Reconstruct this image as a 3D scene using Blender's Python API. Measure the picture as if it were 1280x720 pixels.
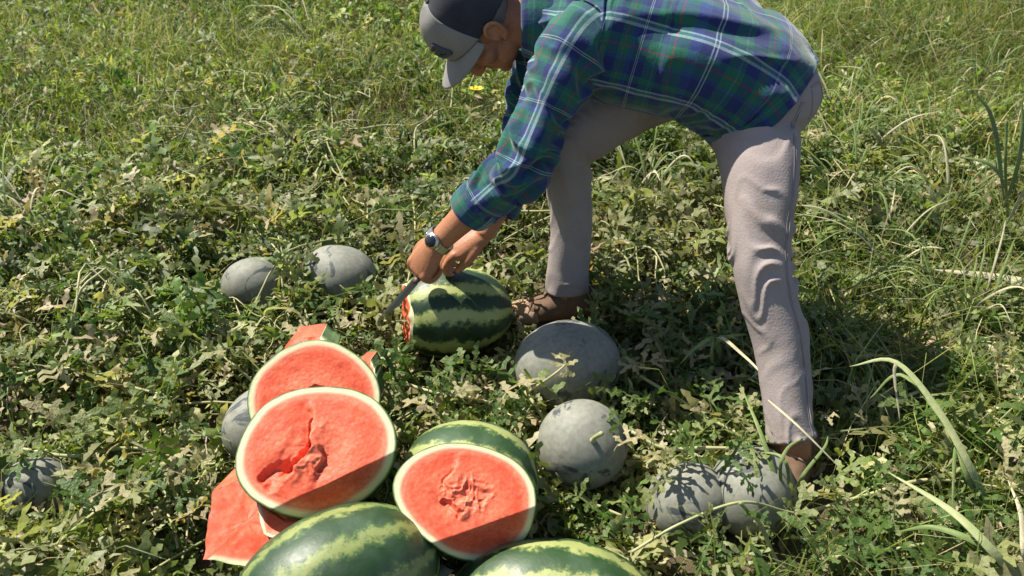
import bpy, math, random
import numpy as np
from mathutils import Vector, Matrix
for o in list(bpy.data.objects): bpy.data.objects.remove(o)
random.seed(7); RNG = np.random.default_rng(7)
S = bpy.context.scene
COL = S.collection
# ------------------------------------------------------------------ camera, sky, sun, exposure
CAM_H, PITCH, FPX = 1.4, math.radians(33), 1067.0
cd = bpy.data.cameras.new('camera'); cam = bpy.data.objects.new('camera', cd); COL.objects.link(cam)
cam.location = (0, 0, CAM_H); cam.rotation_euler = (math.radians(90) - PITCH, 0, 0)
cd.sensor_width = 36; cd.lens = 36 * FPX / 1280; cd.clip_start = .05; cd.clip_end = 2000
cd.dof.use_dof = True; cd.dof.focus_distance = 1.95; cd.dof.aperture_fstop = 6.3
S.camera = cam
SUN = Vector((-.48, .30, .82)).normalized()
W = bpy.data.worlds.new('World'); S.world = W; W.use_nodes = True
nt = W.node_tree; bg = nt.nodes['Background']; sk = nt.nodes.new('ShaderNodeTexSky')
sk.sky_type = 'NISHITA'; sk.sun_disc = False
sk.sun_elevation = math.asin(SUN.z); sk.sun_rotation = math.atan2(SUN.x, SUN.y)
nt.links.new(sk.outputs[0], bg.inputs[0]); bg.inputs[1].default_value = .072
ld = bpy.data.lights.new('sun', 'SUN'); ld.energy = 5.0; ld.angle = math.radians(.53); ld.color = (1, .94, .83)
lo = bpy.data.objects.new('sun', ld); COL.objects.link(lo); lo.rotation_euler = SUN.to_track_quat('Z', 'Y').to_euler()
lo.location = (-3, 1, 6)
S.view_settings.view_transform = 'Standard'; S.view_settings.look = 'None'
S.view_settings.exposure = .95; S.view_settings.gamma = 1
S.render.resolution_x = 1024; S.render.resolution_y = 576

# ------------------------------------------------------------------ helpers
cF = np.array((0, math.cos(PITCH), -math.sin(PITCH))); cU = np.array((0, math.sin(PITCH), math.cos(PITCH))); cR = np.array((1., 0, 0))
CAMP = np.array((0, 0, CAM_H))
def ray(x, y): return cF + cR * (x - 640) / FPX + cU * (360 - y) / FPX
def pd(x, y, d): return CAMP + ray(x, y) * d
def pz(x, y, z):
    r = ray(x, y); return CAMP + r * ((z - CAM_H) / r[2])
def nrm(v):
    v = np.asarray(v, float); return v / (np.linalg.norm(v) + 1e-12)
def _h(i, s):
    i = i.astype(np.int64)
    n = (i[..., 0] * 374761393 + i[..., 1] * 668265263 + i[..., 2] * 2147483647 + s * 974634777) & 0x7fffffff
    n = ((n ^ (n >> 13)) * 1274126177) & 0x7fffffff
    n = n ^ (n >> 16)
    return (n & 0xffff) / 32767.5 - 1
def vn(p, s=0):
    p = np.asarray(p, float)
    if p.shape[-1] == 2: p = np.concatenate([p, np.zeros(p.shape[:-1] + (1,))], -1)
    i = np.floor(p); f = p - i; f = f * f * (3 - 2 * f); r = 0
    for a in (0, 1):
        for b in (0, 1):
            for c in (0, 1):
                w = (f[..., 0] if a else 1 - f[..., 0]) * (f[..., 1] if b else 1 - f[..., 1]) * (f[..., 2] if c else 1 - f[..., 2])
                r = r + w * _h(i + np.array((a, b, c)), s)
    return r
def fbm(p, s=0, o=3):
    r = 0; a = 1; p = np.asarray(p, float)
    for k in range(o): r = r + a * vn(p * 2 ** k, s + k); a *= .5
    return r
def catmull(P, n):
    P = np.asarray(P, float); Q = np.vstack([2 * P[0] - P[1], P, 2 * P[-1] - P[-2]]); m = len(P) - 1
    t = np.linspace(0, m, n); k = np.minimum(t.astype(int), m - 1); f = (t - k)[:, None]
    a, b, c, d = Q[k], Q[k + 1], Q[k + 2], Q[k + 3]
    return .5 * (2 * b + (c - a) * f + (2 * a - 5 * b + 4 * c - d) * f ** 2 + (3 * b - a - 3 * c + d) * f ** 3)
class MB:
    def __init__(s): s.v = []; s.f = []; s.uv = []; s.n = 0
    def add(s, v, f, uv=None):
        v = np.asarray(v, float); s.v.append(v)
        for q in f: s.f.append([i + s.n for i in q])
        if uv is None: uv = [[(0, 0)] * len(q) for q in f]
        s.uv += uv; s.n += len(v); return s
    def verts(s): return np.vstack(s.v)
    def loft(s, P, R, nu=24, nv=30, up=(0, 0, 1), disp=None, caps=True, a0=0, a1=2 * math.pi):
        P = np.asarray(P, float); R = np.asarray([(r, r) if np.isscalar(r) else r for r in R], float)
        C = catmull(P, nv); RR = np.maximum(catmull(R, nv), 1e-4)
        T = np.gradient(C, axis=0); T /= np.linalg.norm(T, axis=1)[:, None] + 1e-12
        seg = np.r_[0, np.cumsum(np.linalg.norm(np.diff(C, axis=0), axis=1))]
        N = np.zeros_like(C); n = np.asarray(up, float)
        for i in range(nv):
            n = nrm(n - T[i] * n.dot(T[i])); N[i] = n
        B = np.cross(T, N); full = abs(a1 - a0 - 2 * math.pi) < 1e-6
        th = np.linspace(a0, a1, nu + (0 if full else 1), endpoint=not full); m = len(th)
        c, sn = np.cos(th), np.sin(th); k = np.ones((nv, m))
        t = np.linspace(0, 1, nv)
        if disp is not None:
            TT, HH = np.meshgrid(t, th, indexing='ij'); SS = np.meshgrid(seg, th, indexing='ij')[0]
            dd = disp(SS, HH, TT)
        else: dd = np.zeros((nv, m))
        rad = N[:, None] * (RR[:, :1, None] * c[None, :, None]) + B[:, None] * (RR[:, 1:, None] * sn[None, :, None])
        rl = np.linalg.norm(rad, axis=2, keepdims=True)
        V = C[:, None] + rad * (1 + dd[..., None] / np.maximum(rl, 1e-4))
        F = []; U = []; mr = R.mean()
        for i in range(nv - 1):
            for j in range(nu):
                j2 = (j + 1) % m if full else j + 1
                F.append((i * m + j, i * m + j2, (i + 1) * m + j2, (i + 1) * m + j))
                u0 = (a0 + (a1 - a0) * j / nu) * mr; u1 = (a0 + (a1 - a0) * (j + 1) / nu) * mr
                U.append([(u0, seg[i]), (u1, seg[i]), (u1, seg[i + 1]), (u0, seg[i + 1])])
        V = V.reshape(-1, 3)
        if caps and full:
            nvx = len(V); V = np.vstack([V, C[0] - T[0] * RR[0].mean() * .45, C[-1] + T[-1] * RR[-1].mean() * .45])
            for j in range(m):
                F.append((nvx, (j + 1) % m, j)); U.append([(0, 0)] * 3)
                b = (nv - 1) * m; F.append((nvx + 1, b + j, b + (j + 1) % m)); U.append([(0, seg[-1])] * 3)
        s.add(V, F, U); return s
    def ell(s, c, r, M=None, nu=24, nv=14):
        th = np.linspace(0, 2 * math.pi, nu, endpoint=False); ph = np.linspace(0, math.pi, nv + 1)[1:-1]
        V = np.array([(math.sin(p) * math.cos(t), math.sin(p) * math.sin(t), math.cos(p)) for p in ph for t in th] + [(0, 0, 1), (0, 0, -1)]) * np.asarray(r)
        if M is not None: V = V @ np.asarray(M).T
        F = []; k = len(ph)
        for i in range(k - 1):
            for j in range(nu): F.append((i * nu + j, (i + 1) * nu + j, (i + 1) * nu + (j + 1) % nu, i * nu + (j + 1) % nu))
        for j in range(nu):
            F.append((k * nu, j, (j + 1) % nu)); F.append((k * nu + 1, (k - 1) * nu + (j + 1) % nu, (k - 1) * nu + j))
        s.add(V + np.asarray(c), F); return s
    def mesh(s, name, mat, smooth=True, org=(0, 0, 0)):
        me = bpy.data.meshes.new(name); me.from_pydata((s.verts() - np.asarray(org)).tolist(), [], s.f)
        uvl = me.uv_layers.new(name='UVMap'); flat = np.array([c for q in s.uv for c in q], dtype=np.float32).ravel()
        uvl.data.foreach_set('uv', flat)
        me.polygons.foreach_set('use_smooth', [smooth] * len(me.polygons))
        if mat: me.materials.append(mat)
        me.update(); return me
def tag(o, label=None, cat=None, group=None, kind=None):
    if label: o['label'] = label
    if cat: o['category'] = cat
    if group: o['group'] = group
    if kind: o['kind'] = kind
    return o
def wloc(o):
    v = np.array(o.location)
    while o.parent: o = o.parent; v = v + np.array(o.location)
    return v
def link(name, me, parent=None, org=(0, 0, 0)):
    o = bpy.data.objects.new(name, me); COL.objects.link(o); org = np.asarray(org, float)
    if parent:
        o.parent = parent; org = org - wloc(parent)
    o.location = org; return o
def put(name, mb, mat, parent=None, org=None, smooth=True):
    if org is None:
        V = mb.verts(); org = (V.min(0) + V.max(0)) / 2; org[2] = V[:, 2].min() if not parent else org[2]
    return link(name, mb.mesh(name, mat, smooth, org), parent, org)
def empty(name, loc): return link(name, None, None, loc)
def remesh(mb, voxel, it=4, fac=.5):
    me = mb.mesh('temporary', None); o = bpy.data.objects.new('temporary', me); COL.objects.link(o)
    m = o.modifiers.new('r', 'REMESH'); m.mode = 'VOXEL'; m.voxel_size = voxel
    if it: m2 = o.modifiers.new('s', 'SMOOTH'); m2.iterations = it; m2.factor = fac
    ev = o.evaluated_get(bpy.context.evaluated_depsgraph_get()); r = bpy.data.meshes.new_from_object(ev)
    V = np.empty(len(r.vertices) * 3); r.vertices.foreach_get('co', V); V = V.reshape(-1, 3)
    F = [list(p.vertices) for p in r.polygons]
    bpy.data.objects.remove(o); bpy.data.meshes.remove(me); bpy.data.meshes.remove(r)
    return MB().add(V, F)

# ------------------------------------------------------------------ materials
def mat(name, col=(.5, .5, .5), rough=.6, spec=.4):
    m = bpy.data.materials.new(name); m.use_nodes = True; b = m.node_tree.nodes['Principled BSDF']
    b.inputs['Base Color'].default_value = (*col, 1); b.inputs['Roughness'].default_value = rough
    b.inputs['Specular IOR Level'].default_value = spec
    return m
class NT:
    def __init__(s, m): s.t = m.node_tree; s.b = s.t.nodes['Principled BSDF']; s.o = s.t.nodes['Material Output']
    def n(s, typ, **k):
        x = s.t.nodes.new('ShaderNode' + typ)
        for a, b in k.items(): setattr(x, a, b)
        return x
    def l(s, a, b): s.t.links.new(a, b)
    def noise(s, vec, scale, det=3, rough=.5, dist=0):
        x = s.n('TexNoise'); x.inputs['Scale'].default_value = scale; x.inputs['Detail'].default_value = det
        x.inputs['Roughness'].default_value = rough; x.inputs['Distortion'].default_value = dist
        if vec is not None: s.l(vec, x.inputs['Vector'])
        return x.outputs['Fac']
    def ramp(s, fac, stops, const=False):
        x = s.n('ValToRGB'); e = x.color_ramp.elements
        x.color_ramp.interpolation = 'CONSTANT' if const else 'LINEAR'
        while len(e) < len(stops): e.new(.5)
        for k, (p, c) in enumerate(stops):
            e[k].position = p; e[k].color = (*c, 1) if len(c) == 3 else c
        s.l(fac, x.inputs[0]); return x.outputs[0]
    def math(s, op, a, b=0., c=None):
        x = s.n('Math', operation=op)
        for k, v in enumerate((a, b, c)):
            if v is None: continue
            if isinstance(v, (int, float)): x.inputs[k].default_value = v
            else: s.l(v, x.inputs[k])
        return x.outputs[0]
    def mix(s, fac, a, b, mode='MIX'):
        x = s.n('Mix', data_type='RGBA', blend_type=mode)
        for i, v in ((0, fac), (6, a), (7, b)):
            if isinstance(v, (int, float)): x.inputs[i].default_value = v
            elif isinstance(v, tuple): x.inputs[i].default_value = (*v, 1)
            else: s.l(v, x.inputs[i])
        return x.outputs[2]
    def bump(s, h, st=.3, dist=.01):
        x = s.n('Bump'); x.inputs['Strength'].default_value = st; x.inputs['Distance'].default_value = dist
        s.l(h, x.inputs['Height']); s.l(x.outputs[0], s.b.inputs['Normal'])
    def obj(s): return s.n('TexCoord').outputs['Object']
    def uv(s): return s.n('TexCoord').outputs['UV']
def m_leaf(name, trans=.3, rough=.5, tcol=1.5):
    m = mat(name, rough=rough, spec=.38); k = NT(m); a = k.n('Attribute', attribute_name='Col')
    ns = k.noise(k.n('NewGeometry').outputs['Position'], 140, 2); c = k.mix(.5, a.outputs[0], k.ramp(ns, [(.3, (.45, .5, .4)), (.7, (1.25, 1.2, 1.15))]), 'MULTIPLY')
    k.l(c, k.b.inputs['Base Color']); k.bump(ns, .25, .004)
    t = k.n('BsdfTranslucent'); g = k.mix(1., c, (tcol * .95, tcol, .62), 'MULTIPLY'); k.l(g, t.inputs[0])
    x = k.n('MixShader'); x.inputs[0].default_value = trans
    k.l(k.b.outputs[0], x.inputs[1]); k.l(t.outputs[0], x.inputs[2]); k.l(x.outputs[0], k.o.inputs[0]); return m
M_LEAF = m_leaf('leaf', .38, .50, 1.5); M_GRASS = m_leaf('grass_blade', .38, .5, 1.5); M_DRY = m_leaf('dry_leaf', .25, .7, 1.2)
def m_leafobj():
    m = mat('vine_leaf', rough=.5, spec=.38); k = NT(m); r = k.n('ObjectInfo').outputs['Random']
    c = k.ramp(r, [(0, (.055, .105, .022)), (.25, (.08, .14, .03)), (.48, (.14, .19, .06)), (.72, (.25, .27, .12)), (.88, (.36, .32, .19)), (1, (.42, .36, .23))])
    ns = k.noise(k.obj(), 6, 4, .6, 0); c = k.mix(.6, c, k.ramp(ns, [(.3, (.6, .7, .5)), (.7, (1.3, 1.2, 1.1))]), 'MULTIPLY')
    k.l(c, k.b.inputs['Base Color']); k.bump(k.noise(k.obj(), 14, 3), .3, .02)
    t = k.n('BsdfTranslucent'); g = k.mix(1., c, (1.5, 1.5, .6), 'MULTIPLY'); k.l(g, t.inputs[0])
    x = k.n('MixShader'); x.inputs[0].default_value = .38
    k.l(k.b.outputs[0], x.inputs[1]); k.l(t.outputs[0], x.inputs[2]); k.l(x.outputs[0], k.o.inputs[0]); return m
M_VLEAF = m_leafobj()
def m_stem():
    m = mat('vine_stem', rough=.6); k = NT(m)
    k.l(k.ramp(k.noise(k.obj(), 18, 2), [(.35, (.20, .24, .09)), (.65, (.42, .38, .2))]), k.b.inputs['Base Color']); return m
M_STEM = m_stem()
def m_soil():
    m = mat('soil', rough=.95, spec=.15); k = NT(m); p = k.n('NewGeometry').outputs['Position']
    a = k.noise(p, 3.5, 5, .6); b = k.noise(p, 45, 4, .65)
    c = k.mix(.5, k.ramp(a, [(.3, (.045, .033, .02)), (.5, (.10, .075, .045)), (.7, (.16, .125, .08))]), k.ramp(b, [(.3, (.03, .03, .015)), (.7, (.17, .14, .085))]))
    k.l(c, k.b.inputs['Base Color']); k.bump(b, .8, .03); return m
def m_grey():
    m = mat('grey_melon_rind', rough=.62, spec=.35); k = NT(m); o = k.obj(); r = k.n('ObjectInfo').outputs['Random']
    vo = k.n('VectorMath', operation='ADD'); k.l(o, vo.inputs[0]); k.l(r, vo.inputs[1]); v = vo.outputs[0]
    bl = k.ramp(k.noise(v, 9, 4, .6), [(.3, (.158, .168, .132)), (.55, (.205, .207, .168)), (.75, (.25, .245, .20))])
    rub = k.ramp(k.noise(v, 11, 5, .62, 1.2), [(.55, (0, 0, 0)), (.60, (.9, .9, .9))])
    fine = k.ramp(k.noise(v, 90, 2), [(.3, (.85, .85, .85)), (.7, (1.12, 1.12, 1.12))])
    sx = k.n('SeparateXYZ'); k.l(o, sx.inputs[0]); an = k.math('ARCTAN2', sx.outputs[1], sx.outputs[2])
    ph = k.math('ADD', k.math('MULTIPLY', an, 5.), k.math('MULTIPLY', k.noise(v, 7, 3), 5.))
    ln = k.ramp(k.math('MULTIPLY_ADD', k.math('SINE', ph), .5, .5), [(.96, (0, 0, 0)), (1., (.08, .08, .08))]); bl = k.mix(ln, bl, (.07, .085, .085))
    c = k.mix(rub, bl, (.035, .045, .05)); c = k.mix(1., c, fine, 'MULTIPLY')
    dirt = k.ramp(k.noise(v, 26, 4, .7), [(.66, (0, 0, 0)), (.72, (1, 1, 1))]); c = k.mix(k.math('MULTIPLY', dirt, .5), c, (.16, .12, .075))
    k.l(c, k.b.inputs['Base Color']); k.bump(k.noise(v, 30, 3), .12, .004); return m
M_GREY = m_grey()
def m_striped(name, dark, mid, pale, nst, lo, hi, rough=.33):
    # stripes run pole to pole along the melon's own X axis
    m = mat(name, rough=rough, spec=.5); k = NT(m); o = k.obj(); sx = k.n('SeparateXYZ'); k.l(o, sx.inputs[0])
    an = k.math('ARCTAN2', sx.outputs[1], sx.outputs[2]); w = k.noise(o, 13, 4, .65); w2 = k.noise(o, 48, 5, .7)
    ph = k.math('ADD', k.math('MULTIPLY', an, nst), k.math('MULTIPLY', w, 4.6)); ph = k.math('ADD', ph, k.math('MULTIPLY', w2, 3.6))
    s = k.math('MULTIPLY_ADD', k.math('SINE', ph), .5, .5)
    s = k.math('ADD', s, k.math('MULTIPLY', k.math('SUBTRACT', k.noise(o, 75, 4, .75), .5), 1.1))
    c = k.ramp(s, [(lo, dark), ((lo + hi) / 2, mid), (hi, pale)])
    blot = k.ramp(k.noise(o, 7, 3, .6), [(.35, (.6, .68, .6)), (.7, (1.3, 1.22, 1.1))]); c = k.mix(.8, c, blot, 'MULTIPLY')
    wax = k.ramp(k.noise(o, 5, 4, .6), [(.5, (0, 0, 0)), (.75, (.35, .35, .35))]); c = k.mix(wax, c, (.17, .22, .17))
    k.l(c, k.b.inputs['Base Color']); k.bump(k.noise(o, 32, 4, .6), .22, .006)
    k.l(k.ramp(k.noise(o, 18, 4), [(.3, (rough - .08,) * 3), (.7, (rough + .16,) * 3)]), k.b.inputs['Roughness']); return m
M_STR = m_striped('striped_melon_rind', (.010, .035, .010), (.075, .12, .03), (.34, .37, .13), 9, .28, .82, .48)
M_DARK = m_striped('dark_melon_rind', (.018, .052, .016), (.05, .10, .028), (.21, .25, .08), 9, .34, .95, .46)
M_PALE = m_striped('pale_striped_melon_rind', (.022, .06, .017), (.08, .13, .035), (.30, .33, .12), 9, .26, .80, .48)
def m_flesh():
    # UV.x is the relative distance from the middle of the fruit (1 = skin)
    m = mat('melon_flesh', rough=.55, spec=.3); k = NT(m); o = k.obj(); sx = k.n('SeparateXYZ'); k.l(k.uv(), sx.inputs[0])
    rho = k.math('ADD', sx.outputs[0], k.math('MULTIPLY', k.math('SUBTRACT', k.noise(o, 22, 3), .5), .035))
    c = k.ramp(rho, [(0, (.70, .15, .08)), (.45, (.69, .125, .062)), (.76, (.66, .088, .038)), (.87, (.66, .17, .095)), (.922, (.68, .56, .36)), (.965, (.58, .60, .34)), (.988, (.10, .15, .05)), (1, (.02, .05, .015))])
    red = k.ramp(rho, [(.84, (1, 1, 1)), (.9, (0, 0, 0))])
    g1 = k.ramp(k.noise(o, 150, 3, .6), [(.3, (.86, .72, .68)), (.55, (1, 1, 1)), (.74, (1.1, 1.32, 1.36))]); g2 = k.ramp(k.noise(o, 24, 4, .6), [(.3, (.88, .76, .7)), (.7, (1.12, 1.4, 1.45))])
    c = k.mix(red, c, k.mix(1., k.mix(1., c, g1, 'MULTIPLY'), g2, 'MULTIPLY'))
    k.l(c, k.b.inputs['Base Color']); k.b.inputs['Subsurface Weight'].default_value = .12
    k.b.inputs['Subsurface Radius'].default_value = (.012, .004, .003); k.b.inputs['Subsurface Scale'].default_value = .5
    h = k.math('ADD', k.noise(o, 220, 3, .6), k.noise(o, 60, 3)); k.bump(h, .16, .0015); return m
M_FLESH = m_flesh()
def m_plaid():
    m = mat('plaid_cloth', rough=.82, spec=.2); k = NT(m); sx = k.n('SeparateXYZ'); k.l(k.uv(), sx.inputs[0])
    NV, GR, LT, RD, TE = (.012, .024, .105), (.011, .10, .068), (.30, .38, .40), (.20, .03, .04), (.035, .12, .16)
    B2 = (.02, .05, .17)
    su = [(0, NV), (.20, B2), (.26, GR), (.40, RD), (.425, GR), (.56, NV), (.70, LT), (.745, TE), (.79, LT), (.82, NV), (.90, GR)]
    sv = [(0, NV), (.22, GR), (.30, (.05, .16, .15)), (.32, GR), (.47, NV), (.60, LT), (.612, NV), (.63, LT), (.642, NV), (.72, B2), (.80, GR), (.90, RD), (.915, GR)]
    cs = []
    for ax, per, off, st in ((0, .145, .3, su), (1, .125, .1, sv)):
        f = k.math('FRACT', k.math('ADD', k.math('DIVIDE', sx.outputs[ax], per), off)); cs.append(k.ramp(f, st, True))
    c = k.mix(.5, cs[0], cs[1]); w = k.math('SINE', k.math('MULTIPLY', k.math('ADD', sx.outputs[0], sx.outputs[1]), 2600))
    ns = k.noise(k.obj(), 300, 2); c = k.mix(.5, c, k.ramp(ns, [(.3, (.7, .7, .7)), (.7, (1.35, 1.35, 1.35))]), 'MULTIPLY')
    k.l(c, k.b.inputs['Base Color']); k.b.inputs['Sheen Weight'].default_value = .25; k.b.inputs['Sheen Roughness'].default_value = .5
    k.bump(k.noise(k.obj(), 55, 4, .6), .25, .006); return m
M_PLAID = m_plaid()
def m_cloth(name, a, b, sc=220, rough=.85):
    m = mat(name, rough=rough, spec=.2); k = NT(m); o = k.obj()
    c = k.mix(.35, k.ramp(k.noise(o, 12, 4), [(.3, a), (.7, b)]), k.ramp(k.noise(o, sc, 2), [(.3, a), (.7, b)]))
    k.l(c, k.b.inputs['Base Color']); k.bump(k.math('ADD', k.noise(o, sc, 2), k.math('MULTIPLY', k.noise(o, 38, 3), .8)), .22, .004); return m
M_TROUS = m_cloth('trouser_cotton', (.27, .226, .212), (.335, .287, .270)); M_CAPN = m_cloth('navy_cap_cloth', (.022, .024, .032), (.05, .052, .06), 400)
M_CAPG = m_cloth('grey_cap_cloth', (.18, .178, .165), (.27, .265, .245), 400)
def add_dirt(m, col, lo=.56, hi=.7, st=.55, sc=6):
    k = NT(m); l = k.b.inputs['Base Color'].links[0].from_socket; f = k.ramp(k.noise(k.obj(), sc, 6, .68), [(lo, (0, 0, 0)), (hi, (st, st, st))]); k.l(k.mix(f, l, col), k.b.inputs['Base Color'])
add_dirt(M_TROUS, (.17, .125, .09), .54, .72, .5, 7)
def m_skin():
    m = mat('skin', rough=.5, spec=.35); k = NT(m); o = k.obj()
    c = k.mix(.5, k.ramp(k.noise(o, 14, 3), [(.3, (.31, .125, .06)), (.7, (.42, .185, .095))]), k.ramp(k.noise(o, 180, 3), [(.3, (.30, .12, .058)), (.7, (.44, .20, .105))]))
    k.l(c, k.b.inputs['Base Color']); k.b.inputs['Subsurface Weight'].default_value = .08; k.b.inputs['Subsurface Radius'].default_value = (.01, .004, .002)
    k.bump(k.noise(o, 160, 3), .2, .003); return m
M_SKIN = m_skin()
M_HAIR = m_cloth('grey_hair', (.10, .09, .08), (.22, .20, .18), 500)
M_LEATH = m_cloth('brown_leather', (.085, .05, .03), (.20, .125, .078), 60, .75); M_DUST = m_cloth('dusty_suede', (.26, .165, .10), (.36, .25, .17), 90, .8)
M_SOLE = mat('rubber_sole', (.05, .04, .035), .8); M_STEEL = mat('watch_steel', (.55, .54, .5), .32); NT(M_STEEL).b.inputs['Metallic'].default_value = 1
M_BLADE = mat('dull_knife_steel', (.20, .19, .13), .5); NT(M_BLADE).b.inputs['Metallic'].default_value = .6
M_DIAL = mat('watch_dial', (.02, .025, .035), .2); M_HAND = mat('knife_handle', (.10, .055, .03), .5)
M_PETAL = mat('yellow_petal', (.75, .52, .02), .5); M_WHITE = mat('eye_white', (.7, .66, .6), .2); M_IRIS = mat('eye_iris', (.05, .03, .02), .15)
M_STITCH = mat('trouser_thread', (.22, .18, .165), .8); M_EMB = mat('emblem_thread', (.06, .065, .08), .8); M_BTN = mat('shirt_button', (.6, .62, .6), .4)

# ------------------------------------------------------------------ ground
def ground_z(x, y): return .018 * fbm(np.stack([x * 1.6, y * 1.6], -1), 3, 3)
def build_ground():
    a = np.r_[-600, -200, -60, -20, -10, np.arange(-6, 6.01, .1), 10, 20, 60, 200, 600]
    b = np.r_[-600, -200, -60, -20, -6, -2, np.arange(0, 9.01, .1), 14, 24, 60, 200, 600]
    X, Y = np.meshgrid(a, b); Z = ground_z(X, Y); n = len(a)
    F = [(i * n + j, i * n + j + 1, (i + 1) * n + j + 1, (i + 1) * n + j) for i in range(len(b) - 1) for j in range(n - 1)]
    mb = MB().add(np.stack([X, Y, Z], -1).reshape(-1, 3), F)
    tag(link('ground', mb.mesh('ground', m_soil())), 'brown field soil under the vines', None, None, 'structure')
build_ground()

# ------------------------------------------------------------------ melons
CLEAR = []      # (centre, radius, reach towards the viewer's path side, keep fraction): no plants grow through the fruit
def frame_from(ax, up=(0, 0, 1)):
    x = nrm(ax); z = np.asarray(up, float); z = nrm(z - x * x.dot(z)); return np.stack([x, np.cross(z, x), z], 1)
def melon_mesh(name, hl, r, rz, mt, seed, pw=2.15, nu=56, nv=36):
    th = np.linspace(0, 2 * math.pi, nu, endpoint=False); ph = np.linspace(0, math.pi, nv + 1)
    V = []
    for p in ph:
        cx = math.copysign(abs(math.cos(p)) ** (2 / pw), math.cos(p)); sr = math.sin(p) ** (2 / pw) if math.sin(p) > 0 else 0
        sr = max(sr, .002); V += [(hl * cx, r * sr * math.cos(t), rz * sr * math.sin(t)) for t in th]
    V = np.array(V); d = V / np.linalg.norm(V, axis=1)[:, None]
    V = V * (1 + .022 * vn(d * 1.7 + seed * 3.3, seed)[:, None] + .006 * vn(d * 5 + seed, seed + 1)[:, None])
    F = [(i * nu + j, i * nu + (j + 1) % nu, (i + 1) * nu + (j + 1) % nu, (i + 1) * nu + j) for i in range(nv) for j in range(nu)]
    return MB().add(V, F).mesh(name, mt)
def set_mat(o, Rm, parent_org=None):
    o.rotation_euler = Matrix(np.asarray(Rm).tolist()).to_euler()
def whole_melon(name, c, ax, hl, r, mt, label, group, seed, stem=True, rz=None, up=(0, 0, 1), clear=.45, cat='watermelon'):
    e = empty(name, (c[0], c[1], max(c[2] - r, 0))); tag(e, label, cat, group)
    Rm = frame_from(ax, up); o = link('rind', melon_mesh('rind', hl, r, rz or r, mt, seed), e, c); set_mat(o, Rm)
    if stem:
        b = c + Rm[:, 0] * hl * .97; tip = b + Rm[:, 0] * .035 + np.array((.01, 0, .015))
        mb = MB().loft([b - Rm[:, 0] * .012, b + Rm[:, 0] * .008, b + Rm[:, 0] * .02 + np.array((.0, .0, .006)), tip], [.009, .006, .0045, .0055], 10, 14)
        put('stem', mb, M_STEM, e)
    CLEAR.append((c + np.array((0, 0, r * (.38 if cat == 'watermelon' and mt is M_GREY else 0))), max(r, hl * .8) * (.86 if mt is M_GREY else 1), clear)); return e
GG = 'grey waxy watermelons lying in the vines'
def gm(x, y, z, ax, hl, r, label, seed, stem=False, clear=.3, up=(0, 0, 1)):
    return whole_melon('grey_watermelon', pz(x, y, z), np.array(ax, float), hl, r, M_GREY, label, GG, seed, stem, None, up, clear)
gm(319, 357, .065, (1, .2, .1), .095, .082, 'small grey watermelon with dark streaks, sunk in vines beside a rounder plain one', 1, clear=.3)
gm(423, 348, .085, (1, -.3, .12), .112, .096, 'plain pale grey watermelon between the streaked small one and the melon being cut', 2, clear=.3)
gm(709, 458, .10, (1, .25, .05), .131, .112, 'blotched grey watermelon just in front of the brown shoe, leaf lying on it', 3, clear=.4)
gm(727, 556, .10, (.12, -.55, .62), .105, .098, 'round grey watermelon showing its pale stem, next to the red cut half', 4, True, clear=.35, up=(1, 0, 0))
gm(860, 628, .058, (.9, .5, .05), .088, .080, 'smaller of two touching grey watermelons, dappled by leaf shade', 5, clear=.06)
gm(940, 614, .072, (.45, 1, -.03), .100, .088, 'larger of two touching grey watermelons, lying against the near shoe', 9, clear=.10)
gm(330, 530, .07, (.5, 1, .1), .10, .085, 'grey watermelon mostly hidden behind the stacked red cut pieces', 6, clear=.25)
gm(44, 612, .045, (1, .4, .05), .074, .068, 'grey watermelon alone among dry tan leaves, half buried', 8, clear=.3)
GS = 'whole green watermelons in the harvest pile'
m1c = pd(424, 728, 1.56)
whole_melon('green_watermelon', m1c, np.array((.86, .5, .03)), .188, .132, M_DARK, 'dark glossy green watermelon with faint mottled stripes in front of the big red half', GS, 11, False)
m2c = pd(692, 760, 1.62)
whole_melon('green_watermelon', m2c, np.array((1, -.12, .0)), .2, .128, M_PALE, 'green watermelon with bold yellow stripes, in front of the smaller red half', GS, 12, False)
m3c = pz(588, 600, .115)
whole_melon('green_watermelon', m3c, np.array((1, -.25, .0)), .142, .122, M_PALE, 'striped green watermelon behind the smaller red cut half, mostly covered by it', GS, 13, False)

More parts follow.
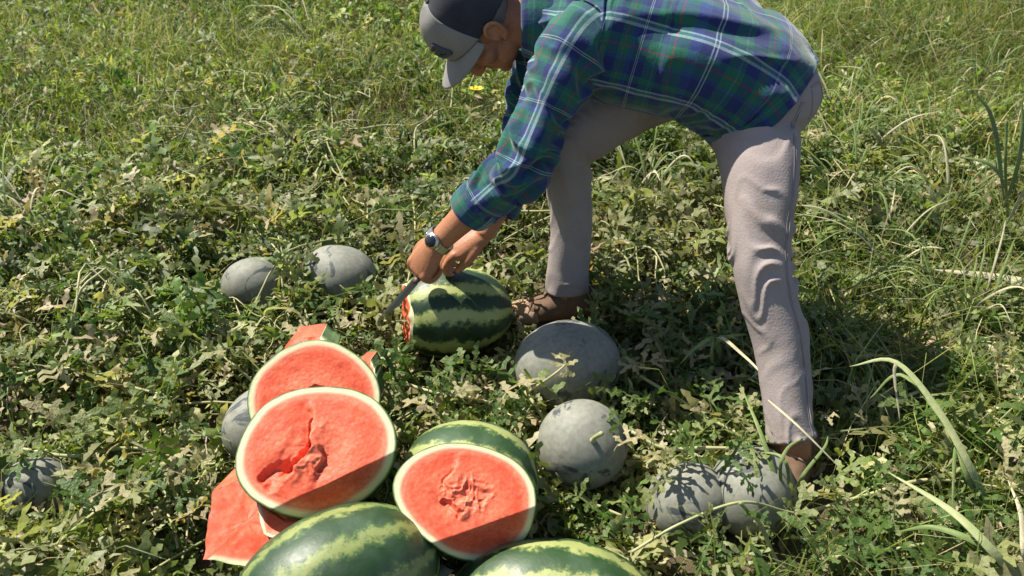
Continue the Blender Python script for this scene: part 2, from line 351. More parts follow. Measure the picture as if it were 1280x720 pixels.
# halves: face at local z = 0, fruit below it; local x, y span the face
def half_melon(label, c, n, xdir, a, b, depth, mt, seed, facet, cracks, core=None, group='cut watermelon pieces in the harvest pile', name='watermelon_half', flat=None):
    z = nrm(n); x = np.asarray(xdir, float); x = nrm(x - z * z.dot(x)); y = np.cross(z, x); Rm = np.stack([x, y, z], 1)
    fd = nrm((math.cos(facet[0]), math.sin(facet[0]), 0)); k, sl = facet[1], facet[2]
    def cut(p):
        t = p[:, 0] / a * fd[0] + p[:, 1] / b * fd[1]; return -np.maximum(t - k, 0) * sl
    e = empty(name, c); tag(e, label, 'watermelon half', group); e.rotation_euler = Matrix(Rm.tolist()).to_euler()
    nu, nv = 96, 26; V = []
    for i in range(nv + 1):
        f = i / nv * math.pi / 2
        for j in range(nu):
            t = 2 * math.pi * j / nu; w = 1 + .02 * math.sin(3 * t + seed) + .012 * math.sin(5 * t + seed * 2)
            V.append((a * w * math.cos(f) * math.cos(t), b * w * math.cos(f) * math.sin(t), -depth * math.sin(f) ** 1.0))
    V = np.array(V); V[:, 2] = np.minimum(V[:, 2], cut(V) - .0035)
    F = [(i * nu + j, (i + 1) * nu + j, (i + 1) * nu + (j + 1) % nu, i * nu + (j + 1) % nu) for i in range(nv) for j in range(nu)]
    # stripes run along local x of the shell: swap so the material's axis matches the fruit axis
    o = bpy.data.objects.new('rind', MB().add(V, F).mesh('rind', mt)); COL.objects.link(o); o.parent = e
    nr, nt_ = 84, 200; P = []; U = []
    for i in range(nr + 1):
        rr = (i / nr) ** .9 if i else 0.
        for j in range(nt_):
            t = 2 * math.pi * j / nt_; w = 1 + .02 * math.sin(3 * t + seed) + .012 * math.sin(5 * t + seed * 2)
            P.append((rr * a * w * math.cos(t), rr * b * w * math.sin(t), rr))
    P = np.array(P); rho = P[:, 2].copy(); V = P.copy()
    red = np.clip((.86 - rho) / .08, 0, 1)
    q = V[:, :2] * 1.
    zz = cut(V) + red * (.0004 * fbm(q * 90, seed) + .0012 * fbm(q * 12, seed + 5)) + .0003 * vn(q * 250, seed + 9)
    wob = np.stack([vn(q * 45, 31), vn(q * 45, 32)], 1) * .006 + np.stack([vn(q * 110, 33), vn(q * 110, 34)], 1) * .0025
    qq = q + wob
    for (pts, wd, dp, step) in cracks:
        pts = np.array(pts) * np.array((a, b)); best = np.full(len(q), 9.); side = np.zeros(len(q))
        for p0, p1 in zip(pts[:-1], pts[1:]):
            d = p1 - p0; L = d.dot(d) + 1e-9; t = np.clip(((qq - p0) @ d) / L, 0, 1); dv = qq - p0 - t[:, None] * d; ds = np.linalg.norm(dv, axis=1)
            s = (d[0] * dv[:, 1] - d[1] * dv[:, 0]) / math.sqrt(L); m = ds < best; best = np.where(m, ds, best); side = np.where(m, s, side)
        zz += -dp * np.clip(1 - best / wd, 0, 1) ** .6 * red
        zz += step * np.exp(-(best / .03) ** 2) * np.clip(side / .006, -1, 1) * red
    if core:
        cx, cy, cr, am = core; d = np.hypot(qq[:, 0] / a - cx, (qq[:, 1] / b - cy)); mk = np.clip(1.25 - d / cr, 0, 1)
        rg = 1 - 2 * np.abs(vn(qq * 62, seed + 60)); rg2 = 1 - 2 * np.abs(vn(qq * 120 + 7, seed + 61))
        zz += am * mk * (rg + .5 * rg2 - .45 + .9 * vn(qq * 30, seed + 62))
    V[:, 2] = zz + np.where(rho > .985, -.001, 0)
    F = [(i * nt_ + j, i * nt_ + (j + 1) % nt_, (i + 1) * nt_ + (j + 1) % nt_, (i + 1) * nt_ + j) for i in range(nr) for j in range(nt_)]
    skirt = V[-nt_:].copy(); skirt[:, 2] -= .008; skirt[:, :2] *= 1.002; b0 = len(V); V = np.vstack([V, skirt]); rho = np.r_[rho, np.ones(nt_)]
    F += [(b0 - nt_ + j, b0 - nt_ + (j + 1) % nt_, b0 + (j + 1) % nt_, b0 + j) for j in range(nt_)]
    uv = [[(float(rho[i]), 0.) for i in f] for f in F]
    fo = bpy.data.objects.new('flesh', MB().add(V, F, uv).mesh('flesh', M_FLESH)); COL.objects.link(fo); fo.parent = e
    CLEAR.append((np.asarray(c) - z * depth * .4, max(a, b) * .95, .6)); return e
h1c = pd(394, 559, 1.66)
half_melon('largest red cut watermelon half with a deep crack across the flesh', h1c, (.02, -.50, .86), (1, .22, .10), .156, .126, .15, M_DARK, 2,
           (math.radians(-74), .60, .17), [([(.0, .46), (-.02, .30), (-.07, .10)], .004, .016, .006), ([(-.07, .10), (-.18, -.12), (-.36, -.26)], .008, .022, .008), ([(-.40, -.20), (-.52, -.22), (-.62, -.30)], .014, .015, .002), ([(-.36, -.26), (-.50, -.42), (-.58, -.46)], .012, .010, .002), ([(.06, -.06), (.10, -.20), (.02, -.36)], .006, .009, -.005)], core=(-.18, -.22, .36, .0018))
h2c = pd(393, 497, 1.82)
half_melon('red cut watermelon piece standing behind the largest red half', h2c, (.08, -.60, .79), (1, .05, -.10), .140, .125, .13, M_PALE, 3,
           (math.radians(-95), .7, .1), [([(-.15, .1), (.1, .12), (.4, .02)], .01, .012, .002)])
h3c = pd(583, 621, 1.60)
half_melon('smaller red cut watermelon half with ragged core, leaning against a striped melon', h3c, (.06, -.50, .86), (1, -.22, -.12), .137, .103, .14, M_DARK, 5,
           (math.radians(-48), .52, .17), [([(-.30, .40), (-.34, .15), (-.24, -.10)], .005, .006, .004), ([(-.24, -.20), (-.12, -.30), (-.02, -.34)], .007, .010, .003)], core=(-.02, .04, .38, .0045))
# wedges broken off a fruit: solid cut from an ellipsoid by two faces
def chunk(label, pts, thick_dir, th, rind_edges, seed, mt=None):
    P = np.array(pts); c = P.mean(0); t = np.asarray(thick_dir, float); N = len(P)
    e = empty('watermelon_chunk', c); tag(e, label, 'watermelon piece', 'cut watermelon pieces in the harvest pile')
    # dense outline, filled by rings towards the centre
    D = []; R = []
    for i in range(N):
        a, b = P[i], P[(i + 1) % N]
        for k in range(14):
            f = k / 14; D.append(a + (b - a) * f); R.append(1. if i in rind_edges else 0.)
    D = np.array(D); R = np.array(R); m = len(D); D0 = D.copy(); D = D + .003 * np.stack([vn(D * 45, seed + q) + .5 * vn(D * 120, seed + 7 + q) for q in range(3)], 1)
    V = []; RH = []; n = nrm(np.cross(P[1] - P[0], P[2] - P[0])); n = n if n.dot(t) < 0 else -n
    for i in range(13):
        f = i / 12; ring = c + (D0 - c) * f + (D - D0) * f ** 8; bulge = n * 1.
        V.append(ring + bulge * (.0016 * fbm(ring * 110, seed, 3) + .0008 * vn(ring * 30, seed))[:, None])
        RH.append(np.where(R > .5, min(.55 + .42 * f ** 1.6, .968), .35 + .3 * f))
    for i in range(0, 5):
        f = i / 4; V.append(D + t * th * f - n * 0 + (c - D) * .10 * f); RH.append(np.where(R > .5, .972 if i == 0 else .995, .62 - .1 * f))
    V.append(np.tile(c + t * th * 1.0, (m, 1))); RH.append(np.full(m, .6))
    V = np.vstack(V); RH = np.concatenate(RH); rows = len(V) // m
    F = [(i * m + j, i * m + (j + 1) % m, (i + 1) * m + (j + 1) % m, (i + 1) * m + j) for i in range(rows - 1) if i != 12 for j in range(m)]
    uv = [[(float(RH[i]), 0.) for i in f] for f in F]
    mb = MB().add(V, F, uv); o = link('flesh', mb.mesh('flesh', M_FLESH, True, c), e, c)
    return e
chunk('red watermelon chunk with straight left side standing at the lower end of the pile', [pd(264, 614, 1.66), pd(312, 592, 1.70), pd(372, 640, 1.66), pd(345, 712, 1.60), pd(254, 700, 1.58)], (.08, .85, -.20), .11, (3,), 21)
chunk('narrow watermelon slice with thick pale rind wedged under the largest half', [pd(322, 628, 1.66), pd(350, 640, 1.665), pd(405, 650, 1.65), pd(372, 680, 1.60), pd(330, 668, 1.62)], (.08, .8, -.3), .08, (3, 4), 22)
chunk('small broken watermelon chunk lying behind the cut pieces at the top of the pile', [pd(357, 434, 2.03), pd(364, 424, 2.05), pd(402, 421, 2.05), pd(421, 436, 2.02), pd(400, 470, 1.98), pd(362, 465, 1.98)], (.05, .9, -.1), .08, (2, 3), 23)
chunk('tiny corner of a watermelon slice beside the piece standing behind the largest half', [pd(448, 452, 1.95), pd(463, 449, 1.96), pd(472, 472, 1.93), pd(474, 505, 1.88), pd(440, 500, 1.88)], (.1, .85, -.2), .07, (1, 2), 24)

# melon being cut: rind shell with a wedge cut open at its left end
cmc = pd(566, 390, 2.25); cm_ax = nrm((-1, -.24, .10))
def cut_melon():
    e = empty('green_watermelon', (cmc[0], cmc[1], 0)); tag(e, 'striped green watermelon being cut open under the hands, red flesh at its end', 'watermelon', 'whole green watermelons lying among the vines')
    Rm = frame_from(cm_ax); hl, r = .158, .120; nu, nv = 72, 44; V = []
    for i in range(nv + 1):
        p = math.pi * i / nv; cx = math.copysign(abs(math.cos(p)) ** .93, math.cos(p)); sr = max(math.sin(p), 0) ** .93
        for j in range(nu):
            t = 2 * math.pi * j / nu; V.append((hl * cx, r * max(sr, .002) * math.cos(t), r * max(sr, .002) * math.sin(t)))
    V = np.array(V); d = V / np.linalg.norm(V, axis=1)[:, None]; V = V * (1 + .02 * vn(d * 2, 41)[:, None])
    lim = .118 + .10 * V[:, 2] * 0 + .012 * vn(V * 25, 4); V[:, 0] = np.minimum(V[:, 0], lim)
    F = [(i * nu + j, i * nu + (j + 1) % nu, (i + 1) * nu + (j + 1) % nu, (i + 1) * nu + j) for i in range(nv) for j in range(nu)]
    o = link('rind', MB().add(V, F).mesh('rind', M_STR), e, cmc); set_mat(o, Rm)
    # cut face
    fc = MB(); rr = r * .70; P = []; U = []; n1, n2 = 40, 80
    for i in range(n1 + 1):
        for j in range(n2):
            f = i / n1; t = 2 * math.pi * j / n2; P.append((.121 + .004 * math.sin(7 * f + t) * (1 - f) - .010 * (f > .97), rr * f * math.cos(t), rr * f * math.sin(t))); U.append(f)
    P = np.array(P); P[:, 0] += .004 * fbm(P * 50, 8) + .003; F = [(i * n2 + j, (i + 1) * n2 + j, (i + 1) * n2 + (j + 1) % n2, i * n2 + (j + 1) % n2) for i in range(n1) for j in range(n2)]
    fo = link('flesh', MB().add(P, F, [[(U[k] * .985, 0) for k in f] for f in F]).mesh('flesh', M_FLESH), e, cmc); set_mat(fo, Rm)
    CLEAR.append((cmc, .15, .45)); return Rm
cmR = cut_melon()
# ------------------------------------------------------------------ the man
P_ = {}
shL = np.array((.120, 1.826, .818)); elL = pd(648, 207, 1.89); wrL = pd(548, 302, 2.02)
shR = np.array((.085, 2.13, .83)); elR = pd(652, 196, 2.13); wrR = pd(606, 293, 2.13)
hipL = np.array((.552, 1.832, .735)); knL = np.array((.538, 1.578, .436)); anL = np.array((.610, 1.362, .105))
hipR = np.array((.50, 2.02, .745)); knR = np.array((.142, 2.045, .505)); anR = np.array((.155, 1.975, .125))
pel = np.array((.535, 1.925, .755)); che = np.array((.16, 1.985, .835)); neckb = np.array((.075, 1.99, .85))
hc = np.array((-.058, 1.988, .838)); HK = nrm((-.90, -.27, .34)); HN = nrm((-.36, -.04, -.93)); HN = nrm(HN - HK * HN.dot(HK)); HR = np.cross(HN, HK); HM = np.stack([HR, HN, HK], 1) * .95
def H(x, y, z): return hc + HM @ np.array((x, y, z))
def fingers(mb, base, a, b, l, specs, thumb):
    # a: wrist to knuckles, b: out of the back of the hand, l: towards the thumb
    palm_c = base + a * .048
    mb.loft([base - a * .012, base + a * .02, base + a * .055, base + a * .088], [(.021, .029), (.021, .034), (.019, .041), (.014, .040)], 18, 14, b)
    for (off, curl, spread, sc) in specs:
        p = base + a * (.084 - abs(off) * .12) + l * off; d = nrm(a + l * spread); ang = 0; pts = [p - d * .02 - b * .002]; rs = [.0085]
        pts.append(p + b * .004); rs.append(.0105)
        for ln, cu, rr in ((.044 * sc, curl[0], .0092), (.027 * sc, curl[1], .0086), (.022 * sc, curl[2], .0070)):
            ang += cu; dd = d * math.cos(ang) - b * math.sin(ang); p = p + dd * ln; pts.append(p); rs.append(rr)
        mb.loft(pts, rs, 12, 26, l)
    p = base + a * .018 + l * .026 - b * .006; pts = [base + a * .008 + l * .008 - b * .004, p]; rs = [.015, .0145]
    for dv, ln, rr in thumb:
        dd = nrm(a * dv[0] + b * dv[1] + l * dv[2]); p = p + dd * ln; pts.append(p); rs.append(rr)
    mb.loft(pts, rs, 12, 22, b)
def build_body():
    mb = MB()
    mb.loft([pel + (.06, -.01, -.02), pel, (pel + che) / 2 + (0, 0, .02), che, neckb + (-.0, 0, 0)], [.06, (.10, .14), (.10, .13), (.10, .15), .06], 24, 24)
    for h, k, a in ((hipL, knL, anL), (hipR, knR, anR)):
        mb.loft([h, (h + k) / 2, k, (k + a) / 2 + np.array((.012, .01, 0)), a + (0, 0, .02), a - (0, 0, .04)], [.045, .055, .048, .045, .033, .036], 20, 30)
    for s, e, w in ((shL, elL, wrL), (shR, elR, wrR)):
        mb.loft([s + (.04, (1.98 - s[1]) * .3, 0), s, (s + e) / 2, e, e + (w - e) * .3, e + (w - e) * .75, w + (w - e) * .02], [.05, .052, .044, .040, .0435, (.030, .033), (.023, .030)], 20, 40)
    # neck and head
    mb.loft([neckb + (.03, 0, -.01), neckb + (-.03, 0, -.012), H(0, -.025, -.045), H(0, -.02, .0)], [.068, .060, .057, .05], 22, 14)
    mb.ell(H(0, -.012, .045), (.076, .097, .094), HM); mb.ell(H(0, .040, .0), (.060, .060, .085), HM); mb.ell(H(0, .050, -.058), (.046, .048, .042), HM)
    mb.ell(H(0, .083, -.082), (.022, .020, .018), HM)
    for s in (-1, 1):
        mb.ell(H(s * .046, .058, -.012), (.022, .028, .024), HM); mb.ell(H(s * .050, .028, -.055), (.016, .040, .026), HM)
        mb.ell(H(s * .030, .088, .040), (.028, .014, .010), HM)
        # ear: shell, rim, lobe
        mb.ell(H(s * .080, -.010, .004), (.005, .016, .025), HM)
        rim = [H(s * .078, .010, -.004), H(s * .087, .006, .022), H(s * .092, -.012, .033), H(s * .094, -.028, .022), H(s * .091, -.027, .0), H(s * .085, -.014, -.022), H(s * .079, .004, -.027)]
        mb.loft(rim, [.004, .0048, .0052, .0052, .005, .0065, .005], 10, 30)
        mb.loft([H(s * .082, .010, .0), H(s * .086, .006, -.008), H(s * .081, .004, -.014)], [.004, .005, .004], 8, 8)
        mb.ell(H(s * .012, .106, -.022), (.010, .011, .009), HM)
    mb.loft([H(0, .094, .036), H(0, .104, .012), H(0, .118, -.012), H(0, .116, -.022), H(0, .098, -.028)], [.008, .010, .013, .013, .008], 14, 18)
    mb.loft([H(-.026, .083, -.049), H(0, .100, -.045), H(.026, .083, -.049)], [.003, .0065, .003], 10, 14); mb.loft([H(-.024, .081, -.057), H(0, .098, -.056), H(.024, .081, -.057)], [.003, .0075, .003], 10, 14)
    # left hand closed on the knife
    fa = nrm(nrm(wrL - elL) * .55 + np.array((-.38, -.05, -.72)))
    vb = nrm(CAMP - wrL) + np.array((-.45, 0, .35)); b = nrm(vb - fa * fa.dot(vb)); l = np.cross(b, fa)
    if l[0] > 0: l = -l
    P_['hand'] = (wrL + fa * .02, fa, b, l)
    fingers(mb, wrL + fa * .012, fa, b, l, [(.027, (.75, 1.25, .75), .06, .98), (.009, (.95, 1.35, .8), .02, 1.05), (-.009, (1.05, 1.35, .8), -.02, 1.0), (-.026, (1.15, 1.3, .8), -.05, .84)],
            [((.75, -.35, .45), .036, .0125), ((.95, -.25, .05), .030, .0110), ((.95, -.35, -.2), .024, .0085)])
    # right hand spread on the melon
    ra = nrm(np.array((-.86, -.05, -.42))); rb = np.array((-.1, -.35, 1.)); rb = nrm(rb - ra * ra.dot(rb)); rl = np.cross(ra, rb)
    if rl[1] > 0: rl = -rl
    fingers(mb, wrR + ra * .012, ra, rb, rl, [(.027, (.55, .95, .5), .06, .98), (.009, (.6, 1.0, .5), .02, 1.05), (-.009, (.65, 1.0, .5), -.02, 1.0), (-.026, (.7, 1.0, .5), -.05, .84)],
            [((.85, -.25, .45), .034, .0125), ((.95, -.35, .1), .028, .0110), ((.9, -.5, -.1), .022, .0085)])
    mb = remesh(mb, .0033, 5, .5)
    return put('person', mb, M_SKIN, None, np.array((.39, 1.68, 0)))
body = build_body()
tag(body, 'man in plaid shirt, beige trousers and cap bending down to cut a watermelon', 'person')
for s in (-1, 1):
    eye = put('eye', MB().ell(H(s * .031, .088, .018), (.0125, .0115, .0115), HM, 16, 10), M_WHITE, body); put('iris', MB().ell(H(s * .031, .0975, .016), (.0055, .0028, .0055), HM, 12, 8), M_IRIS, eye)
# short hair at the nape and sides, as a thin cap of scalp just outside the skull
def hair():
    mb = MB(); th = np.linspace(0, 2 * math.pi, 64, endpoint=False); V = []
    for i in range(17):
        p = i / 16
        for t in th:
            k = -.052 + p * .10; back = .5 - .5 * math.sin(t)
            kk = k if back > .55 else .012 + p * .05
            r = 1.028; zz = (kk - .045) / .094; sr = math.sqrt(max(1 - min(zz * zz, .93), .02)); V.append(H(.076 * r * sr * math.cos(t), -.012 + .097 * r * sr * math.sin(t) * (1 if math.sin(t) < 0 else .42), kk))
    V = np.array(V); n = 64; V += .0015 * np.stack([vn(V * 300, q) for q in range(3)], 1)
    F = [(i * n + j, i * n + (j + 1) % n, (i + 1) * n + (j + 1) % n, (i + 1) * n + j) for i in range(16) for j in range(n)]
    put('hair', mb.add(V, F), M_HAIR, body)
hair()
# trousers
def folds(S_, Hh, T, amp, seed, kn=None, fr=34):
    w = .9 * vn(np.stack([S_ * 6, np.cos(Hh) * 1.3, np.sin(Hh) * 1.3], -1), seed)
    q = np.stack([S_ * fr + w * 2.2 + .5 * np.sin(Hh + seed), np.cos(Hh) * .7, np.sin(Hh) * .7], -1)
    nn = vn(q, seed + 1); r = 1.25 * np.exp(-(nn / .20) ** 2) - .25; m = np.clip(.5 + .8 * vn(np.stack([S_ * 5, np.cos(Hh), np.sin(Hh)], -1), seed + 2), .1, 1.2)
    if kn is not None: m = m * (.35 + 1.0 * np.exp(-((S_ - kn) / .12) ** 2) + .9 * np.exp(-((T - 1) / .10) ** 2) + .5 * np.exp(-((T - .12) / .12) ** 2))
    big = vn(np.stack([S_ * 7, np.cos(Hh) * 1.2, np.sin(Hh) * 1.2], -1), seed + 4)
    return amp * (r * m + .5 * big)
def build_trousers():
    mb = MB()
    mb.loft([pel + (-.10, .012, .035), pel + (-.02, .004, .0), pel + (.04, -.012, -.05), pel + (.06, -.02, -.10), pel + (.06, -.022, -.135)], [(.095, .145), (.112, .165), (.126, .175), (.110, .165), (.05, .09)], 96, 60,
            disp=lambda s, h, t: folds(s, h, t, .005, 60, None, 24))
    mb.loft([hipL + (-.02, .08, -.05), hipL + (-.002, -.005, -.09), hipL * .5 + knL * .5, knL + (0, .02, .03), knL + (.006, -.02, -.03), knL * .55 + anL * .45 + (.014, .012, 0), anL * .85 + knL * .15, anL * .95 + knL * .05 + (0, 0, .0)],
            [.085, .098, .083, .064, .060, .057, .049, .051], 110, 190, (1, 0, 0), disp=lambda s, h, t: folds(s, h, t, .0072, 70, .44, 27))
    mb.loft([hipR + (.08, .0, .02), hipR + (.0, 0, -.01), hipR * .5 + knR * .5 + (0, 0, .015), knR + (.035, 0, .03), knR + (.0, -.006, -.035), knR * .5 + anR * .5 + (.012, 0, 0), anR * .88 + knR * .12, anR + (0, 0, -.012)],
            [.105, .096, .078, .066, .061, .057, .054, .057], 110, 190, (0, 1, 0), disp=lambda s, h, t: folds(s, h, t, .0072, 80, .46, 27))
    mb = remesh(mb, .0038, 1, .4)
    return put('trousers', mb, M_TROUS, body)
trous = build_trousers(); trous['label'] = 'creased beige cotton trousers'
# seam down the outside of the near leg and a back pocket, laid on the cloth itself
def tubeline(pts, r, n=60): return MB().loft(pts, [r] * len(pts), 8, n)
def on_cloth():
    from mathutils.bvhtree import BVHTree
    me = trous.data; org = wloc(trous); bv = BVHTree.FromPolygons([v.co + Vector(org) for v in me.vertices], [tuple(p.vertices) for p in me.polygons])
    def hit(c, d):
        d = nrm(d); h = bv.ray_cast(Vector(c + d * .35), Vector(-d)); return np.array(h[0]) + d * .0006 if h[0] is not None else None
    C = catmull([hipL + (.02, .0, -.03), hipL * .5 + knL * .5, knL, knL * .55 + anL * .45 + (.014, .012, 0), anL], 46); pts = [hit(c, (.62, -.72, .30)) for c in C]; pts = [p for p in pts if p is not None]
    put('seam', tubeline(pts[::2], .0014, 180), M_TROUS, trous); pts2 = [hit(c, (.55, -.78, .32)) for c in C]; put('stitching', tubeline([p for p in pts2 if p is not None], .0007, 180), M_STITCH, trous)
    cen = pel + (.05, -.04, -.05); corner = [(.55, -.75, .42), (.95, -.35, .42), (.95, -.35, -.10), (.75, -.58, -.22), (.50, -.80, -.10), (.55, -.75, .42)]; P = []
    for a, b in zip(corner[:-1], corner[1:]):
        for k in range(8): P.append(hit(cen, np.array(a) + (np.array(b) - np.array(a)) * k / 8))
    P = [p for p in P if p is not None]; put('back_pocket', tubeline(P, .0018, 160), M_TROUS, trous)
on_cloth()
# shirt: torso, sleeves, cuffs, collar
def shirt_disp(s, h, t):
    # loose cloth: slanted folds running round the back and flanks, softer under the belly
    w = vn(np.stack([s * 5, np.cos(h) * 1.2, np.sin(h) * 1.2], -1), 90)
    q1 = np.stack([s * 17 + 1.5 * h * np.sign(np.sin(h)) * np.sin(h) ** 2 * .5 + 2.4 * np.sin(h) + w * 1.6, np.cos(h) * 1.1, np.sin(h) * 1.1], -1)
    q2 = np.stack([s * 30 - 2.0 * np.sin(h) + w * 2, np.cos(h) * 1.6, np.sin(h) * 1.6 + 4], -1)
    r1 = np.clip(1 - 2.2 * np.abs(vn(q1, 91)), -.8, 1); r2 = np.clip(1 - 2.2 * np.abs(vn(q2, 92)), -.8, 1)
    m = np.clip(.55 + .9 * vn(np.stack([s * 4, np.cos(h) * 1.2, np.sin(h) * 1.2], -1), 93), .05, 1.1) * (.65 + .35 * np.cos(h))
    return (.35 + .65 * np.clip((t - .04) / .2, 0, 1)) * (.021 * r1 * m + .008 * r2 * np.clip(1 - m, 0, 1) * .8 + .009 * vn(np.stack([s * 6, np.cos(h), np.sin(h)], -1), 94))
def build_shirt():
    mb = MB(); hem = pd(938, 106, 2.0)
    mb.loft([hem + (.022, -.012, -.026), hem + (-.022, -.004, .018), pel + (-.11, .01, .03), (pel + che) / 2 + (.0, 0, .002), che + (.05, 0, -.01), che + (-.02, 0, .0), neckb + (.005, 0, -.002), neckb + (-.02, 0, -.006)],
            [(.150, .214), (.150, .208), (.143, .190), (.146, .182), (.142, .188), (.125, .186), (.085, .125), (.066, .072)], 220, 240, (0, 0, 1), shirt_disp, caps=False)
    o = put('shirt', mb, M_PLAID, body); sol = o.modifiers.new('cloth', 'SOLIDIFY'); sol.thickness = .0025; sol.offset = -1
    o['label'] = 'green, navy and white plaid long-sleeved shirt'
    for (s, e, w, sd, cut_) in ((shL, elL, wrL, 110, .50), (shR, elR, wrR, 130, .55)):
        iy = (1.98 - s[1]) * .35; we = e + (w - e) * cut_; d = nrm(w - e)
        def sd_(S_, Hh, T, sd=sd):
            w0 = vn(np.stack([S_ * 6, np.cos(Hh), np.sin(Hh)], -1), sd); k = np.stack([S_ * 30 + w0 * 2 + .9 * np.sin(Hh), np.cos(Hh) * .8, np.sin(Hh) * .8], -1)
            r = np.clip(1 - 2 * np.abs(vn(k, sd + 1)), -.6, 1); m = .35 + .9 * np.exp(-((S_ - .30) / .10) ** 2) + .6 * np.exp(-((S_ - .08) / .06) ** 2)
            return .0165 * r * m + .008 * vn(np.stack([S_ * 9, np.cos(Hh) * 1.3, np.sin(Hh) * 1.3], -1), sd + 3)
        sl = MB().loft([s + (.05, iy, .015), s + (.018, iy * .4, .0), s * .62 + e * .38 + (.006, iy * .15, 0), s * .28 + e * .72 + (.006, 0, 0), e + (.004, 0, -.012), e * .6 + we * .4, we], [.088, .073, .060, .054, .054, .052, .049], 120, 200, (0, 0, 1), sd_, caps=False)
        so = put('sleeve', sl, M_PLAID, o); m = so.modifiers.new('cloth', 'SOLIDIFY'); m.thickness = .0022; m.offset = -1
        cf = MB().loft([we - d * .022, we + d * .0, we + d * .024, we + d * .034], [.055, .0565, .055, .051], 72, 18, (0, 0, 1), lambda S_, Hh, T, sd=sd: .0028 * vn(np.stack([S_ * 20, np.cos(Hh) * 3, np.sin(Hh) * 3], -1), sd + 7), caps=False)
        co = put('cuff', cf, M_PLAID, o); m = co.modifiers.new('cloth', 'SOLIDIFY'); m.thickness = .004; m.offset = -1
    ax = nrm(H(0, -.02, -.02) - neckb)
    cl = MB().loft([neckb + (.03, 0, -.01), neckb + (.005, 0, -.006) + ax * 0, neckb + ax * .030, neckb + ax * .052], [.088, .080, .076, .080], 72, 20, (0, 0, 1), lambda S_, Hh, T: .003 * vn(np.stack([S_ * 14, np.cos(Hh) * 2, np.sin(Hh) * 2], -1), 150), caps=False)
    # collar as fold-over: outer leaf
    cl.loft([neckb + ax * .052, neckb + ax * .046, neckb + ax * .020, neckb + (.012, 0, -.005)], [.080, .087, .099, .108], 72, 16, (0, 0, 1), caps=False)
    c = put('collar', cl, M_PLAID, o); m = c.modifiers.new('cloth', 'SOLIDIFY'); m.thickness = .002
    return o
shirt = build_shirt()
# cap
def build_cap():
    n = 96; rows = 30
    def cap_pt(t, f, ex=0.):
        # t: angle around (sin>0 is the front), f: 0 rim .. 1 top
        s = math.sin(t); rim = .028 + .034 * s; top = .155
        r = math.cos(f * math.pi / 2) ** .62; k = rim + (top - rim) * math.sin(f * math.pi / 2) ** 1.05
        fwd = 1.06 if s > 0 else 1.0
        return H((.087 + ex) * r * math.cos(t), -.010 + (.110 + ex) * fwd * r * s, k + .010 * f * max(s, 0))
    front = MB(); side = MB()
    def sheet(mb, t0, t1, m, ex=0):
        V = []; F = []
        for i in range(rows + 1):
            for j in range(m + 1):
                t = t0 + (t1 - t0) * j / m; p = cap_pt(t, min(i / rows, .999), ex); p = p + HM @ np.array((0, 0, 1)) * .0016 * float(vn(p * 40, 5)); V.append(p)
        for i in range(rows):
            for j in range(m): F.append((i * (m + 1) + j, i * (m + 1) + j + 1, (i + 1) * (m + 1) + j + 1, (i + 1) * (m + 1) + j))
        mb.add(np.array(V), F)
    a = math.radians(14); sheet(front, a, math.pi - a, 48, .0015); sheet(side, math.pi - a - .02, 2 * math.pi + a + .02, 80)
    o = put('cap', side, M_CAPN, body); m = o.modifiers.new('cloth', 'SOLIDIFY'); m.thickness = .003; m.offset = -1; o['label'] = 'navy baseball cap with light grey front panel and visor'
    p = put('front_panel', front, M_CAPG, o); m = p.modifiers.new('cloth', 'SOLIDIFY'); m.thickness = .003; m.offset = -1
    V = []; F = []; nr = 14; mm = 50
    for i in range(nr + 1):
        g = i / nr
        for j in range(mm + 1):
            t = math.radians(18) + (math.pi - math.radians(36)) * j / mm; x = math.cos(t); base_y = -.010 + .1175 * math.sin(t); k0 = .026 + .034 * math.sin(t)
            ext = g * .075 * math.sin((j / mm) * math.pi) ** .55
            V.append(H((.0885 + .004 * g) * x, base_y + ext, k0 - .10 * ext - 2.2 * (x * .088) ** 2 * g * 1.2 + .001))
    for i in range(nr):
        for j in range(mm): F.append((i * (mm + 1) + j, i * (mm + 1) + j + 1, (i + 1) * (mm + 1) + j + 1, (i + 1) * (mm + 1) + j))
    v = put('visor', MB().add(np.array(V), F), M_CAPG, o); m = v.modifiers.new('card', 'SOLIDIFY'); m.thickness = .004; m.offset = 0
    put('button', MB().ell(H(0, -.008, .157), (.008, .008, .005), HM, 12, 8), M_CAPN, o)
    # stitched dark emblem on the front panel, towards the wearer's left
    E = MB()
    for (t0, f0, t1, f1) in ((2.35, .20, 2.20, .46), (2.35, .20, 2.02, .22), (2.20, .46, 1.92, .40), (2.28, .33, 2.02, .31), (2.02, .22, 1.94, .33)):
        E.loft([cap_pt(t0 + (t1 - t0) * q / 6, f0 + (f1 - f0) * q / 6, .004) for q in range(7)], [.0055] * 7, 8, 16)
    put('emblem', E, M_EMB, p)
build_cap()
